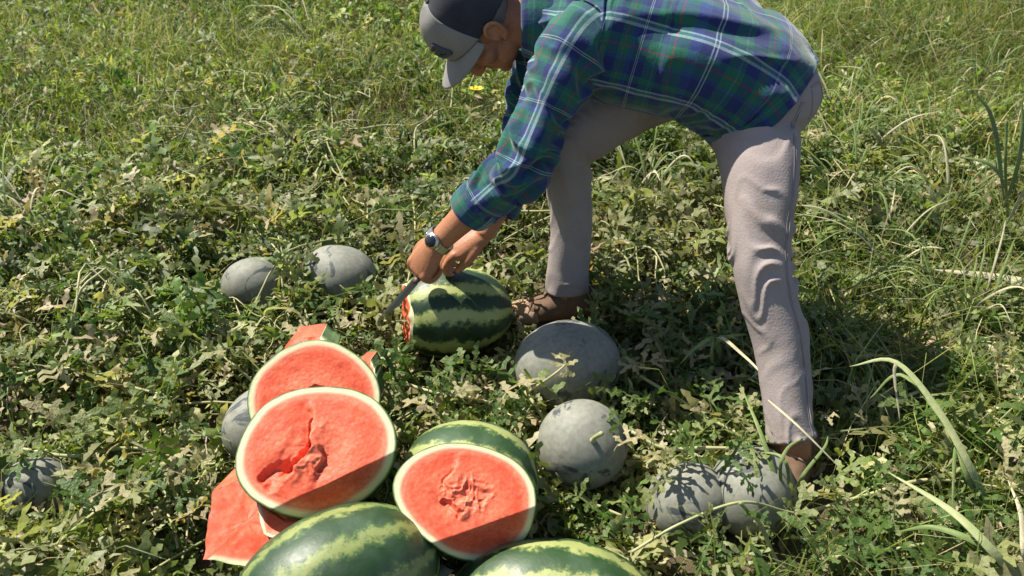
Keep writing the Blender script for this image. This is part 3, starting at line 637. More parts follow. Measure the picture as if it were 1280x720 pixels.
# shoes
def build_shoe(an, toe, label=None, lean=(0, 0, 0)):
    t = nrm((toe[0], toe[1], 0)); s = np.array((-t[1], t[0], 0)); base = np.array((an[0], an[1], 0)) + (0, 0, .012); up = np.array((0, 0, 1.))
    def q(f, z, l=0): return base + t * f + up * z + s * l
    mb = MB(); mb.loft([q(-.082, .052), q(-.065, .058), q(-.01, .060), q(.06, .052), q(.12, .040), q(.165, .034), q(.188, .030)], [(.022, .018), (.046, .034), (.048, .040), (.042, .044), (.030, .047), (.024, .042), (.012, .022)], 40, 46, (0, 0, 1),
                       disp=lambda S_, H_, T: .0022 * vn(np.stack([S_ * 30, np.cos(H_) * 2, np.sin(H_) * 2], -1), 160))
    mb.loft([q(-.012, .05), q(-.006, .09) + np.array(lean) * .04, q(.002, .125) + np.array(lean) * .075, q(.004, .14) + np.array(lean) * .09], [(.060, .042), (.050, .041), (.042, .040), (.040, .039)], 40, 24, (t[0], t[1], 0), disp=lambda S_, H_, T: .003 * vn(np.stack([S_ * 40, np.cos(H_) * 2, np.sin(H_) * 2], -1), 161))
    mb = remesh(mb, .004, 3, .5); V = mb.v[0]; V[:, 2] = np.maximum(V[:, 2], .020); o = put('shoe', mb, M_LEATH, body)
    if label: o['label'] = label
    so = MB(); V = []; outl = [(-.092, 0), (-.08, .030), (-.03, .036), (.04, .042), (.11, .050), (.165, .043), (.197, .012), (.197, -.012), (.165, -.043), (.11, -.050), (.04, -.042), (-.03, -.036), (-.08, -.030)]
    pts = catmull(np.array([(a, b, 0) for a, b in outl + outl[:1]]), 61)[:-1]; n = len(pts)
    for z, k in ((.0, .96), (.004, 1), (.024, 1), (.028, .97)): V += [q(a * k, z - .012 + .004, b * k) for a, b, _ in pts]
    F = [(i * n + j, i * n + (j + 1) % n, (i + 1) * n + (j + 1) % n, (i + 1) * n + j) for i in range(3) for j in range(n)] + [tuple(range(n))[::-1], tuple(range(3 * n, 4 * n))]
    put('sole', so.add(np.array(V), F), M_SOLE, o)
    tc = MB().loft([q(.105, .040), q(.14, .037), q(.170, .034), q(.192, .030)], [(.0325, .0490), (.0290, .0475), (.0265, .0420), (.012, .020)], 36, 18, (0, 0, 1))
    Vt = tc.v[0]; Vt[:, 2] = np.maximum(Vt[:, 2], .021); put('toe_cap', tc, M_DUST, o)
    for i in range(4):
        f = .022 + i * .018; z = .112 - i * .0125; put('lace', tubeline([q(f - .004, z - .018, .030), q(f, z - .003, .018), q(f + .003, z + .002, 0), q(f, z - .003, -.018), q(f - .004, z - .018, -.030)], .0026, 20), M_DUST, o)
    CLEAR.append((q(.06, .05), .10, .25))
build_shoe(anR + (.015, .0, 0), (-1, -.12), 'brown leather shoe on the far foot'); build_shoe(anL + (.01, 0, 0), (-.55, -.85), 'brown leather shoe mostly hidden in the leaves', (-.2, .6, 0))
# watch
def build_watch():
    base, a, b, l = P_['hand']; d = nrm(wrL - elL); c = wrL - d * .006; n = nrm(CAMP - c + np.array((-.6, 0, .5))); n = nrm(n - d * d.dot(n)); s = np.cross(d, n)
    wb = MB(); th = np.linspace(0, 2 * math.pi, 72, endpoint=False)
    V = []; prof = [(-.010, .0), (-.010, .0035), (.010, .0035), (.010, .0)]
    for t in th:
        w = .001 * (1 if int(t / (2 * math.pi) * 36) % 2 else 0)
        for x, h in prof: V.append(c + d * x + (n * math.cos(t) * .0255 + s * math.sin(t) * .0315) * 1.06 + (n * math.cos(t) + s * math.sin(t)) * (h - w * (h > 0)))
    F = [(i * 4 + k, i * 4 + (k + 1) % 4, ((i + 1) % 72) * 4 + (k + 1) % 4, ((i + 1) % 72) * 4 + k) for i in range(72) for k in range(4)]
    o = put('watch', wb.add(np.array(V), F), M_STEEL, body, smooth=False); o['label'] = 'steel wristwatch with dark dial'
    cc = c + n * .029; put('case', MB().loft([cc - n * .003, cc, cc + n * .006, cc + n * .0085], [.018, .0195, .0195, .017], 40, 8, d), M_STEEL, o)
    put('dial', MB().loft([cc + n * .009, cc + n * .0105, cc + n * .0125], [.0145, .0148, .0135], 36, 6, d), M_DIAL, o)
    put('crown', MB().loft([cc + s * .019 + n * .003, cc + s * .0235 + n * .003], [.003, .003], 10, 4), M_STEEL, o)
build_watch()
# knife, held in the left hand
def build_knife():
    base, a, b, l = P_['hand']; g = base + a * .070 - b * .030; tip = pd(487, 388, 2.03); d = nrm(tip - g); L = np.linalg.norm(tip - g)
    h0 = g - d * .065; h1 = g + d * .050; e = empty('knife', h1); tag(e, 'knife with dull blade held in the hand, cutting into the striped melon', 'knife')
    up = nrm(np.cross(d, np.cross(nrm(CAMP - g) + np.array((.5, 0, 0)), d)))
    put('handle', MB().loft([h0, h0 + d * .01, g, h1 - d * .01, h1], [(.009, .007), (.0125, .009), (.011, .008), (.012, .0085), (.010, .006)], 18, 24, up), M_HAND, e)
    w = np.cross(d, up); V = []; n = 16
    for i in range(n + 1):
        f = i / n; p = h1 - d * .004 + d * (L - .046 + .02) * f; hw = .0095 * (1 - max(f - .55, 0) ** 2 * 4.0); hw = max(hw, .0015)
        V += [p + w * .009, p + up * .0012 + w * .004, p + w * (.009 - 2 * hw), p - up * .0012 + w * .004]
    F = [(i * 4 + k, i * 4 + (k + 1) % 4, (i + 1) * 4 + (k + 1) % 4, (i + 1) * 4 + k) for i in range(n) for k in range(4)] + [(3, 2, 1, 0), (n * 4, n * 4 + 1, n * 4 + 2, n * 4 + 3)]
    put('blade', MB().add(np.array(V), F), M_BLADE, e, smooth=False)
build_knife()
CLEAR.append((wrL, .05, .5)); CLEAR.append((wrR, .05, .4))

# ------------------------------------------------------------------ plants
def leaf_template(seed, detail=2):
    r = np.random.default_rng(seed); V = []; F = []
    lobes = [(.50, 0, .50, .26)]
    for y, an, ln, w in ((.50, 48, .40, .22), (.26, 72, .46, .24), (.10, 112, .28, .20)):
        for s in (-1, 1): lobes.append((y + r.uniform(-.04, .04), s * (an + r.uniform(-10, 10)), ln * r.uniform(.8, 1.2), w * r.uniform(.8, 1.2)))
    if detail == 1: lobes = lobes[:5]
    def strip(p, d, n, rows):
        b = len(V)
        for t, w in rows: V.append((*(p + d * t + n * w), 0)); V.append((*(p + d * t - n * w), 0))
        for i in range(len(rows) - 1): F.append((b + 2 * i, b + 2 * i + 1, b + 2 * i + 3, b + 2 * i + 2))
    strip(np.array((0, 0.)), np.array((0, 1.)), np.array((-1., 0)), [(0, .012), (.3, .04), (.62, .04)])
    for y, an, ln, w in lobes:
        a = math.radians(an); d = np.array((math.sin(a), math.cos(a))); n = np.array((-math.cos(a), math.sin(a)))
        if detail == 2:
            strip(np.array((0, y)), d, n, [(0, w * .13), (ln * .30, w * .15), (ln * .50, w * .40), (ln * .66, w * .16), (ln * .84, w * .27), (ln, w * .04)])
        else: strip(np.array((0, y)), d, n, [(0, w * .15), (ln * .6, w * .36), (ln, w * .04)])
    V = np.array(V); x, y = V[:, 0].copy(), V[:, 1].copy()
    rr = np.hypot(x, y - .35)
    V[:, 2] = r.uniform(.10, .95) * np.abs(x) - r.uniform(.2, 1.1) * (y - .2) ** 2 * (y > .2) - r.uniform(.2, .9) * np.maximum(np.abs(x) - .22, 0) ** 1.5 + .07 * np.sin(y * 9 + seed) * (np.abs(x) + .1) * 2 + .05 * np.cos(x * 17 + seed)
    V[:, 1] *= 1 - .15 * rr
    return V, F
def small_template(seed):
    r = np.random.default_rng(seed); c = r.uniform(.05, .3)
    V = np.array([(0, 0, 0), (-.15, .35, .1), (0, .4, 0), (.15, .35, .1), (-.10, .75, .02), (0, .8, -.08), (.10, .75, .02), (0, 1, -.2 - c)]); V[:, 2] -= c * V[:, 1] ** 2
    return V, [(0, 2, 1), (0, 3, 2), (1, 2, 5, 4), (2, 3, 6, 5), (4, 5, 7), (5, 6, 7)]
def blade_template(seed, n=5, bend=.5):
    r = np.random.default_rng(seed); V = []; F = []; kink = r.uniform(.4, .8)
    for i in range(n + 1):
        t = i / n; w = .5 * (1 - t ** 1.8) + .02; ang = bend * r.uniform(.7, 1.3) * t ** 1.6; y = math.sin(ang * 1.2) * t; z = math.cos(ang) * t
        V += [(-w, y, z), (w, y + .0, z)] if i < n else [(0, y, z)]
    for i in range(n - 1): F.append((2 * i, 2 * i + 1, 2 * i + 3, 2 * i + 2))
    F.append((2 * n - 2, 2 * n - 1, 2 * n)); return np.array(V), F
def mats_from(yaw, tilt, roll):
    cy, sy = np.cos(yaw), np.sin(yaw); ct, st = np.cos(tilt), np.sin(tilt); cr, sr = np.cos(roll), np.sin(roll); o = np.zeros_like(yaw); i = np.ones_like(yaw)
    Z = np.stack([cy, -sy, o, sy, cy, o, o, o, i], -1).reshape(-1, 3, 3); X = np.stack([i, o, o, o, ct, -st, o, st, ct], -1).reshape(-1, 3, 3); Y = np.stack([cr, o, sr, o, i, o, -sr, o, cr], -1).reshape(-1, 3, 3)
    return Z @ X @ Y
def scatter(name, groups, mt, label):
    """groups: list of (template, pos, Rm, scale(n,3), colour(n,3)); one mesh for a mass nobody could count"""
    Vs = []; Cs = []; li = []; lt = []; off = 0
    for (tv, tf), pos, Rm, sc, col in groups:
        n = len(pos)
        if n == 0: continue
        V = np.einsum('nij,nkj->nki', Rm, tv[None] * sc[:, None, :]) + pos[:, None]; k = len(tv)
        Vs.append(V.reshape(-1, 3)); Cs.append(np.repeat(col, k, 0))
        base = off + np.arange(n)[:, None] * k
        for f in tf: li.append(None); li[-1] = (base + np.array(f)[None]); lt.append(len(f))
        off += n * k
    V = np.vstack(Vs); C = np.vstack(Cs); idx = np.concatenate([a.ravel() for a in li]); tot = np.concatenate([np.full(len(a), t) for a, t in zip(li, lt)])
    me = bpy.data.meshes.new(name); me.vertices.add(len(V)); me.vertices.foreach_set('co', V.astype(np.float32).ravel())
    me.loops.add(len(idx)); me.loops.foreach_set('vertex_index', idx.astype(np.int32)); me.polygons.add(len(tot))
    me.polygons.foreach_set('loop_start', np.r_[0, np.cumsum(tot)[:-1]].astype(np.int32)); me.polygons.foreach_set('loop_total', tot.astype(np.int32))
    at = me.color_attributes.new('Col', 'FLOAT_COLOR', 'POINT'); at.data.foreach_set('color', np.c_[C, np.ones(len(C))].astype(np.float32).ravel())
    me.update(calc_edges=True); me.materials.append(mt); me.polygons.foreach_set('use_smooth', [True] * len(tot))
    return tag(link(name, me), label, None, None, 'stuff')
cc_ = np.array([c for c, r, k in CLEAR]); cr_ = np.array([r for c, r, k in CLEAR]); ck_ = np.array([k for c, r, k in CLEAR])
def blocked(p, pad=0.):
    """plants trampled or lifted away: inside the fruit, and on the side the photographer walks and reaches from"""
    b = np.zeros(len(p), bool)
    for c, r, k in CLEAR:
        d = nrm(CAMP - c); q = p - c; t = np.clip(q @ d, 0, k); dist = np.linalg.norm(q - t[:, None] * d, axis=1); b |= dist < r * np.where(t > r, .80, 1.0) + pad
    return b
PILE = pz(440, 640, 0)
def canopy(x, y):
    p = np.stack([x, y], -1); h = .105 + .062 * fbm(p * 2.2, 200, 2) + .060 * fbm(p * 5.5, 205, 2) + .03 * np.clip((y - 2) / 2, 0, 1.5)
    d = np.hypot((x + .25) / .55, (y - 1.2) / .42); h *= np.clip(.25 + (d - .75) * 1.4, .22, 1)
    return np.maximum(h, .02)
def pal(n, rng, stops, ws, jit=.22):
    s = np.array(stops); k = rng.choice(len(s), n, p=np.array(ws) / sum(ws)); c = s[k] * (1 + jit * rng.standard_normal((n, 1))) * (1 + .08 * rng.standard_normal((n, 3))); return np.clip(c, .006, .6)
GREENS = [(.068, .11, .024), (.105, .15, .036), (.15, .19, .058), (.215, .24, .10), (.30, .295, .155), (.39, .345, .21)]
YG = [(.082, .145, .02), (.125, .19, .034), (.175, .225, .055), (.25, .27, .105), (.38, .34, .20), (.052, .10, .015)]
def spots(n, x0, x1, y0, y1, rng, dens=None):
    x = rng.uniform(x0, x1, n); y = rng.uniform(y0, y1, n); k = np.abs(x) < .75 * y + .75; x, y = x[k], y[k]
    if dens is not None: m = rng.uniform(0, 1, len(x)) < dens(x, y); x, y = x[m], y[m]
    return x, y
def right_bias(x, y): return np.clip(.5 + (x - .55 * (y - 1.0) * .6 - .45) * 1.2, 0, 1)
T2 = [leaf_template(s, 2) for s in range(10)]; T1 = [leaf_template(50 + s, 1) for s in range(8)]; TS = [small_template(s) for s in range(6)]; TB = [blade_template(s, 4, b) for s, b in enumerate((.3, .5, .8, 1.1, 1.4, 1.7))]
def layer(templ, x, y, rng, size, colf, tilt=(.0, .55), zf=(.25, 1.), mult=1.):
    g = []; k = rng.integers(0, len(templ), len(x))
    for i, t in enumerate(templ):
        m = k == i; xx, yy = x[m], y[m]; n = len(xx); hz = canopy(xx, yy)
        z = ground_z(xx, yy) + hz * rng.uniform(*zf, n) * mult; p = np.stack([xx, yy, z], -1)
        Rm = mats_from(rng.uniform(0, 2 * math.pi, n), rng.normal(tilt[0], tilt[1], n), rng.normal(0, tilt[1] * .8, n)); s = size[0] + (size[1] - size[0]) * rng.uniform(0, 1, n) ** 1.5; kk = (rng.uniform(0, 1, n) < np.clip(1.15 + 1.6 * vn(np.stack([xx, yy], -1) * 6.5, 210), .22, 1)) & ~blocked(p + Rm[:, :, 1] * s[:, None] * .45, .012)
        g.append((t, p[kk], Rm[kk], np.repeat(s[kk, None], 3, 1), colf(xx[kk], yy[kk], rng)))
    return g
def colmix(base, w):
    def f(x, y, rng):
        n = len(x); c = pal(n, rng, base, w); p = np.stack([x, y], -1); v = fbm(p * 1.4, 300, 2)[:, None]; dry = np.clip(vn(p * 2.1, 310), 0, 1)[:, None] * .38
        c = c * (1.12 + .25 * v); g = rng.uniform(.7, 1.1, (n, 1)); return np.clip(c * (1 - dry) + dry * g * np.array((.30, .26, .13)), .006, .6)
    return f
def build_field():
    rng = np.random.default_rng(11)
    x, y = spots(15000, -2.6, 2.6, .75, 3.0, rng)
    g = layer(T2, x, y, rng, (.04, .14), colmix(GREENS, (2.6, 3.4, 3.8, 3.8, 3.4, 2.0)), (.2, .75), (.45, 1.12))
    x, y = spots(28000, -6, 6, 2.7, 9, rng); g += layer(T1, x, y, rng, (.035, .12), colmix(YG, (3, 4, 3, 2, 1.2, 2)), (.2, .75))
    scatter('vine_leaf_cover', g, M_LEAF, 'green carpet of lobed vine leaves covering the field')
    x, y = spots(44000, -2.6, 2.6, .75, 3.2, rng); g = layer(TS, x, y, rng, (.018, .05), colmix(GREENS, (3, 4, 4, 3, 2, 1.2)), (.5, .7), (.05, 1.15))
    x, y = spots(95000, -6, 6, 2.7, 9, rng); g += layer(TS, x, y, rng, (.025, .065), colmix(YG, (3, 4, 4, 2.2, 1.2, 2)), (.6, .7), (.1, 1.35))
    scatter('weed_leaf_cover', g, M_LEAF, 'small pointed weed leaves between the vine leaves')
    # grass
    g = []
    for i, t in enumerate(TB):
        x, y = spots(33000, -6, 6, .9, 8, rng, lambda a, b: np.clip(.20 + .75 * right_bias(a, b) + .75 * np.clip((b - 2.2) / 1.2, 0, 1) + .55 * vn(np.stack([a, b], -1) * 1.7, 320), .03, 1))
        n = len(x); z = ground_z(x, y); L = rng.uniform(.07, .24, n) * (.75 + .65 * right_bias(x, y)) * (1 + .6 * np.clip((y - 2.4) / 1.5, 0, 1)) * (1 + .5 * fbm(np.stack([x, y], -1) * 2.4, 340, 2)); p = np.stack([x, y, z], -1); kk = ~blocked(p + np.array((0, 0, .08)), .03)
        kk &= np.hypot((x + .2) / .55, (y - 1.2) / .4) > 1
        Rm = mats_from(rng.uniform(0, 2 * math.pi, n), rng.normal(0, .5, n), rng.normal(0, .45, n)); w = rng.uniform(.0018, .0055, n)
        c = pal(n, rng, [(.10, .155, .025), (.16, .205, .04), (.24, .255, .08), (.40, .35, .19)], (3, 4, 3, 2.2)) * (1 + .3 * fbm(np.stack([x, y], -1) * 1.8, 345, 2))[:, None]; g.append((t, p[kk], Rm[kk], np.stack([w, L, L], -1)[kk], c[kk]))
    for i, t in enumerate(TB):     # coarse upright weeds and grass stems behind and beside the man
        x, y = spots(2600, -6, 6, 1.3, 8, rng, lambda a, b: np.clip(.05 + .9 * right_bias(a, b) + .6 * np.clip((b - 2.4) / 1.2, 0, 1) + .8 * vn(np.stack([a, b], -1) * 2.6, 350), 0, 1))
        n = len(x); L = rng.uniform(.14, .36, n); p = np.stack([x, y, ground_z(x, y)], -1); kk = ~blocked(p + np.array((0, 0, .1)), .05) & (np.hypot((x + .2) / .6, (y - 1.3) / .55) > 1)
        Rm = mats_from(rng.uniform(0, 2 * math.pi, n), rng.normal(0, .3, n), rng.normal(0, .35, n)); w = rng.uniform(.004, .0085, n)
        c = pal(n, rng, [(.10, .155, .03), (.16, .21, .06), (.25, .27, .11), (.38, .34, .19)], (3, 4, 3, 1.5)); g.append((t, p[kk], Rm[kk], np.stack([w, L, L], -1)[kk], c[kk]))
    scatter('grass', g, M_GRASS, 'thin green and straw-coloured grass growing through the field')
    # dry litter
    x, y = spots(9000, -2.6, 2.6, .75, 4.5, rng, lambda a, b: np.clip(.35 + .6 * vn(np.stack([a, b], -1) * 2.2, 330) + .5 * (np.hypot(a + .2, (b - 1.3) * 1.2) < .75), 0.04, 1))
    g = layer(T1 + TS, x, y, rng, (.025, .075), lambda a, b, r: pal(len(a), r, [(.34, .27, .15), (.26, .19, .10), (.42, .36, .22), (.16, .11, .06)], (3, 2, 2, 1.5)), (.0, .5), (-.05, .8))
    scatter('dry_leaf_litter', g, M_DRY, 'curled dry tan leaves lying among the living vines')
    # runners: thin pale stems lying in the mass
    mb = MB(); rg = np.random.default_rng(21)
    for i in range(520):
        x0 = rg.uniform(-1.6, 1.9); y0 = rg.uniform(.95, 3.4); a = rg.uniform(0, 6.28); L = rg.uniform(.12, .45) if i % 6 else rg.uniform(.5, .95); th = rg.uniform(.0018, .003) if i % 6 else rg.uniform(.003, .0042); pts = []
        for k in range(6):
            a += rg.normal(0, .35); x0 += math.cos(a) * L / 5; y0 += math.sin(a) * L / 5; h = float(canopy(np.array([x0]), np.array([y0]))[0]); pts.append((x0, y0, h * rg.uniform(.65, 1.15)))
        if blocked(np.array(pts), .01).any(): continue
        mb.loft(pts, [th, th, th * .9, th * .85, th * .75, th * .4], 5, 18, caps=False)
    tag(put('vine_runners', mb, M_STEM, None, np.zeros(3)), 'thin pale vine runners threaded through the leaves', None, None, 'stuff')
build_field()

# ------------------------------------------------------------------ vines and grass plants one can pick out
LEAFM = []
for s in range(10):
    v, f = leaf_template(500 + s, 2); mb = MB().add(v, f); mb.loft([(0, .02, -.005), (0, -.12, -.05), (.02, -.3, -.22)], [.018, .016, .016], 5, 6); LEAFM.append(mb.mesh('leaf', M_VLEAF))
def add_leaf(par, pos, yaw, tilt, roll, size, k):
    o = bpy.data.objects.new('leaf', LEAFM[k % len(LEAFM)]); COL.objects.link(o); o.parent = par
    o.location = Vector(pos) - par.location; o.rotation_euler = Matrix(mats_from(np.array([yaw]), np.array([tilt]), np.array([roll]))[0].tolist()).to_euler(); o.scale = (size,) * 3; return o
def vine(pts, nleaf, rng, label, size=(.07, .125), lift=.02, r=.0042, spread=.05, force=False):
    pts = np.array(pts); e = empty('watermelon_vine', (pts[0][0], pts[0][1], 0)); tag(e, label, 'vine', 'watermelon vines trailing in the field')
    put('stem', MB().loft(pts, [r] * (len(pts) - 1) + [r * .5], 8, 14 * len(pts)), M_STEM, e); C = catmull(pts, 200)
    for i in range(nleaf):
        for tr in range(6):
            p = C[int((i + rng.uniform(.1, .9)) / nleaf * 199)] + np.array((rng.normal(0, spread), rng.normal(0, spread), lift + rng.uniform(0, .035)))
            if force or not blocked(p[None], .0)[0]: break
        else: continue
        if rng.uniform() < .8: add_leaf(e, p, rng.uniform(0, 6.28), rng.normal(.15, .45), rng.normal(0, .4), rng.uniform(*size), int(rng.integers(0, 10)))
        else: add_leaf(e, p, rng.uniform(0, 6.28), rng.normal(.9, .35), rng.normal(0, .4), rng.uniform(*size), int(rng.integers(0, 10)))
    return e
def G(x, y, z): return pz(x, y, z)
rv = np.random.default_rng(5)
vine([G(640, 470, .08), G(668, 505, .10), G(690, 545, .09), G(700, 590, .07), G(735, 625, .05), G(790, 650, .05)], 8, rv, 'pale trailing vine looping around the round stemmed grey melon', spread=.06)
vine([G(790, 690, .12), G(850, 655, .16), G(925, 628, .20), G(985, 640, .13), G(1040, 650, .10)], 9, rv, 'straw-coloured vine lying across the paired grey melons', (.06, .10), .02, .0028, .07)
vine([G(925, 628, .218), G(950, 655, .17), G(965, 690, .10), G(980, 715, .08)], 4, rv, 'short forked shoot hanging over the side of the paired grey melons', (.045, .08))
for a, lab in (([(800, 470), (850, 500), (900, 530), (960, 560)], 'leafy vine between the blotched melon and the paired grey melons'), ([(790, 540), (830, 560), (880, 560), (930, 560)], 'leafy vine shading the top of the paired grey melons'),
               ([(1010, 640), (1080, 620), (1160, 600), (1260, 610)], 'dense leafy vine beside the near shoe, running away from it'), ([(1020, 700), (1100, 690), (1180, 680), (1270, 700)], 'leafy vine past the paired grey melons, at the edge of the tall grass'),
               ([(1120, 500), (1180, 480), (1230, 470), (1290, 480)], 'leafy vine behind the long bent grass blade')):
    top = 'shading the top' in lab; vine([G(x, y, .15 if top else .11) for x, y in a], 12 if top else 22, rv, lab, (.06, .11), .01, .004, .05 if top else .07, top)
for a, lab in (([(10, 470), (80, 460), (150, 480), (230, 500)], 'leafy vine beyond the lone half-buried grey melon'), ([(20, 560), (90, 570), (160, 560), (240, 570)], 'leafy vine just behind the lone half-buried grey melon'),
               ([(60, 690), (120, 640), (180, 600), (230, 640)], 'sparse vine with bare pale stem beside the lone half-buried grey melon'), ([(20, 350), (90, 340), (170, 350), (240, 330)], 'leafy vine to the open side of the small streaked grey melon'),
               ([(180, 420), (240, 410), (290, 420), (330, 400)], 'leafy vine in front of the small streaked grey melon'), ([(380, 395), (430, 390), (480, 400), (500, 440)], 'leafy vine between the plain grey melon and the red chunks'),
               ([(480, 470), (540, 490), (600, 500), (640, 520)], 'low leafy vine in the shade of the melon being cut'), ([(760, 380), (800, 400), (850, 420), (880, 440)], 'leafy vine in the shade between the feet')):
    vine([G(x, y, .10) for x, y in a], 20, rv, lab, (.065, .125), .01, .004, .06)
# leaf lying on the blotched grey melon belongs to a short shoot
vine([G(660, 490, .16), G(690, 470, .225), G(708, 455, .245)], 0, rv, 'short shoot with single dark leaf resting on the blotched grey melon', r=.003)
e_ = bpy.data.objects['watermelon_vine' if False else [o.name for o in COL.objects if o.name.startswith('watermelon_vine')][-1]]
add_leaf(e_, pd(708, 470, 1.925), .1, .55, .1, .085, 3)

M_BL = m_cloth('long_grass_blade', (.10, .16, .045), (.21, .25, .09), 90, .5); M_PALEB = m_cloth('pale_green_blade', (.20, .24, .10), (.34, .36, .18), 90, .55); M_STRAW = m_cloth('straw_blade', (.34, .31, .19), (.50, .46, .31), 90, .6)
def long_blade(par, pts, w, mt, name='blade', side=None):
    C = catmull(pts, 24); T = np.gradient(C, axis=0); V = []; F = []
    for i in range(24):
        t = nrm(T[i]); s = nrm(np.cross(t, np.array((-.1, -.55, .8)) if abs(t[2]) < .9 else np.array((.3, -1, .2)))); u = nrm(np.cross(s, t)); f = i / 23; ww = w * min(1, .35 + f * 3) * (1 - f ** 3) + .0004
        V += [C[i] - s * ww + u * ww * .35, C[i] - u * 0, C[i] + s * ww + u * ww * .35]
    for i in range(23):
        for k in (0, 1): F.append((3 * i + k, 3 * i + k + 1, 3 * i + k + 4, 3 * i + k + 3))
    o = put(name, MB().add(np.array(V), F), mt, par); m = o.modifiers.new('t', 'SOLIDIFY'); m.thickness = .0006; return o
def grass_plant(base, blades, label, stalk=None):
    e = empty('grass_plant', (base[0], base[1], 0)); tag(e, label, 'grass', 'tall grass plants standing in the vines')
    for pts, w, mt in blades: long_blade(e, pts, w, mt)
    if stalk is not None: put('stalk', MB().loft(stalk, [.0045] * len(stalk), 8, 30), M_BL, e)
b0 = G(1245, 660, .02)
grass_plant(b0, [([b0, pd(1215, 590, 1.70), pd(1170, 510, 1.74), pd(1118, 452, 1.80), pd(1062, 458, 1.84)], .0075, M_PALEB), ([b0, pd(1200, 560, 1.75), pd(1130, 470, 1.85), pd(1085, 500, 1.88)], .005, M_BL), ([b0, pd(1190, 540, 1.78), pd(1122, 455, 1.83), pd(1125, 530, 1.83)], .005, M_STRAW), ([b0, pd(1210, 600, 1.7), pd(1195, 560, 1.72), pd(1190, 640, 1.66)], .005, M_BL)], 'tall grass plant with one broad blade bent over towards the leg')
b0 = G(1290, 745, .02)
grass_plant(b0, [([b0, pd(1250, 700, 1.50), pd(1190, 640, 1.55), pd(1110, 590, 1.66)], .0085, M_PALEB), ([b0, pd(1240, 690, 1.52), pd(1170, 660, 1.55), pd(1120, 665, 1.6)], .006, M_BL), ([b0, pd(1280, 690, 1.5), pd(1275, 640, 1.6), pd(1260, 600, 1.68)], .006, M_STRAW)], 'low grass plant with blades fanning over the dense leafy vine')
b0 = G(1262, 300, .02)
grass_plant(b0, [([pd(1255, 260, 2.5), pd(1275, 190, 2.42), pd(1278, 120, 2.40)], .008, M_BL), ([pd(1255, 250, 2.5), pd(1240, 150, 2.45), pd(1212, 108, 2.42)], .007, M_BL), ([pd(1257, 230, 2.5), pd(1235, 205, 2.45), pd(1195, 195, 2.42)], .007, M_BL), ([pd(1258, 280, 2.55), pd(1285, 230, 2.5), pd(1310, 210, 2.5)], .007, M_STRAW)], 'upright reed-like grass stalk standing alone above the field', [b0, pd(1257, 220, 2.52), pd(1258, 150, 2.45)])
b0 = G(1330, 365, .02)
grass_plant(b0, [([b0, pd(1300, 358, 2.30), pd(1240, 346, 2.32), pd(1168, 337, 2.34)], .014, M_STRAW), ([b0, pd(1290, 370, 2.3), pd(1230, 385, 2.3)], .007, M_BL)], 'broad pale straw blade lying flat on the weeds behind the bent grass')
b0 = G(905, 470, .02)
grass_plant(b0, [([b0, pd(897, 430, 1.98), pd(915, 420, 1.95), pd(935, 418, 1.94)], .006, M_BL), ([b0, pd(895, 425, 2.0), pd(870, 435, 2.0), pd(850, 455, 2.0)], .005, M_BL), ([b0, pd(897, 422, 1.98), pd(930, 445, 1.9), pd(965, 480, 1.82)], .004, M_STRAW), ([b0, pd(890, 450, 2.0), pd(893, 420, 1.98)], .005, M_BL)], 'small grass plant sprouting between the blotched melon and the leg')
b0 = G(985, 640, .03)
grass_plant(b0, [([b0, pd(970, 600, 1.72), pd(950, 540, 1.75), pd(925, 480, 1.84)], .005, M_BL), ([b0, pd(975, 590, 1.70), pd(985, 560, 1.70), pd(1010, 545, 1.70)], .0035, M_BL), ([b0, pd(985, 590, 1.7), pd(975, 570, 1.7), pd(950, 565, 1.74)], .0035, M_BL), ([b0, pd(1000, 600, 1.68), pd(1030, 560, 1.72), pd(1035, 545, 1.74)], .003, M_BL), ([pd(960, 500, 1.76), pd(1000, 535, 1.68), pd(1055, 590, 1.66)], .0018, M_STRAW)], 'grass plant covering the ankle and shoe of the near leg')
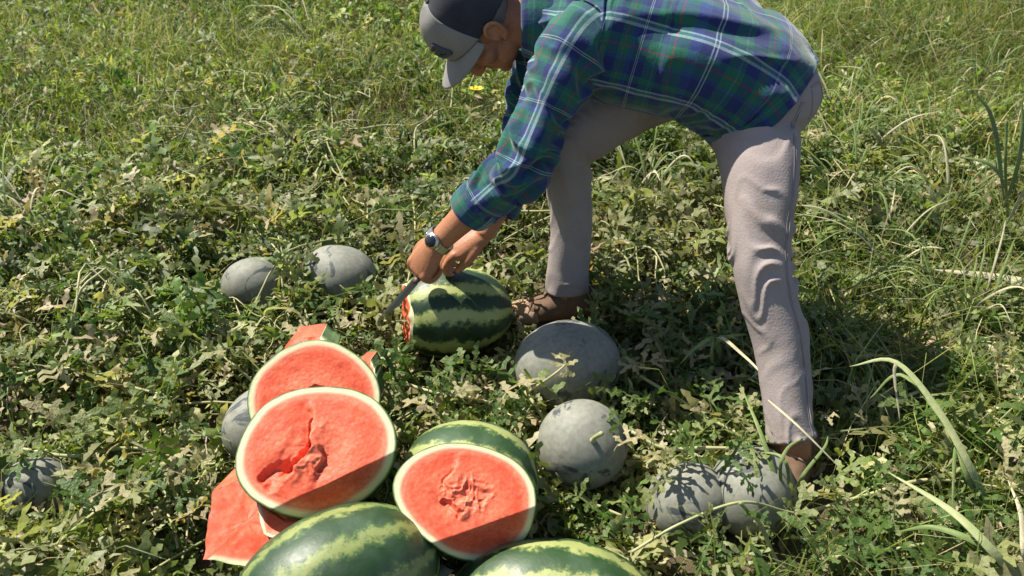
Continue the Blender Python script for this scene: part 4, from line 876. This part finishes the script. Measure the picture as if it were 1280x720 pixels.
for (x, y, sd, lab) in ((1060, 250, 1, 'fan of slender grass blades leaning away behind the thigh'), (1110, 330, 2, 'fan of slender grass blades in the shade beside the leg'), (1180, 260, 3, 'fan of slender grass blades next to the reed-like stalk'), (50, 290, 4, 'fan of fine greyish grass at the open side of the field beyond the vines'), (400, 50, 5, 'tuft of long grass beyond the cap'), (800, 240, 6, 'tuft of grass standing between the two legs'), (1050, 140, 7, 'tuft of arching grass beside the seat of the trousers'), (1140, 190, 8, 'leaning clump of long grass past the thigh'), (1230, 100, 9, 'pale clump of long grass beyond the reed-like stalk'), (1130, 60, 10, 'clump of straw-tipped grass far past the shirt hem'), (1200, 400, 11, 'clump of long grass behind the broad straw blade'), (1060, 200, 12, 'bristling grass clump close behind the back of the thigh')):
    r = np.random.default_rng(sd); b0 = G(x, y + 25, .02); bl = []
    for i in range(26):
        a = r.uniform(0, 6.28); L = r.uniform(.12, .36); o = np.array((math.cos(a), math.sin(a) * .8, 0)) + np.array((-.25, .1, 0)); s = b0 + np.array((r.normal(0, .03), r.normal(0, .03), 0))
        bl.append(([s, s + o * L * .25 + (0, 0, L * .45), s + o * L * .6 + (0, 0, L * .75), s + o * L * 1.0 + (0, 0, L * r.uniform(.45, .9))], r.uniform(.0014, .0034), M_BL if r.uniform() < .85 else M_STRAW))
    grass_plant(b0, bl, lab)
# yellow flower beneath the head
fb = G(597, 158, .02); ft = fb + np.array((.0, -.02, .17)); fe = empty('yellow_flower', (fb[0], fb[1], 0)); tag(fe, 'single yellow flower standing in the weeds below the face', 'flower')
put('stem', MB().loft([fb, (fb + ft) / 2 + (.01, 0, 0), ft], [.003, .0025, .003], 7, 14), M_STEM, fe); put('flower_centre', MB().ell(ft + (0, -.002, .004), (.009, .009, .006), None, 12, 8), M_PETAL, fe)
for i in range(7):
    a = i * 6.283 / 7; u = np.array((math.cos(a), math.sin(a) * .9, .25)); s = np.array((-math.sin(a), math.cos(a), 0)); V = [ft + u * q + s * w + np.array((0, -q * .25, 0)) for q, w in ((.004, -.004), (.004, .004), (.018, -.009), (.018, .009), (.030, -.005), (.030, .005))]
    put('petal', MB().add(np.array(V), [(0, 1, 3, 2), (2, 3, 5, 4)]), M_PETAL, fe)
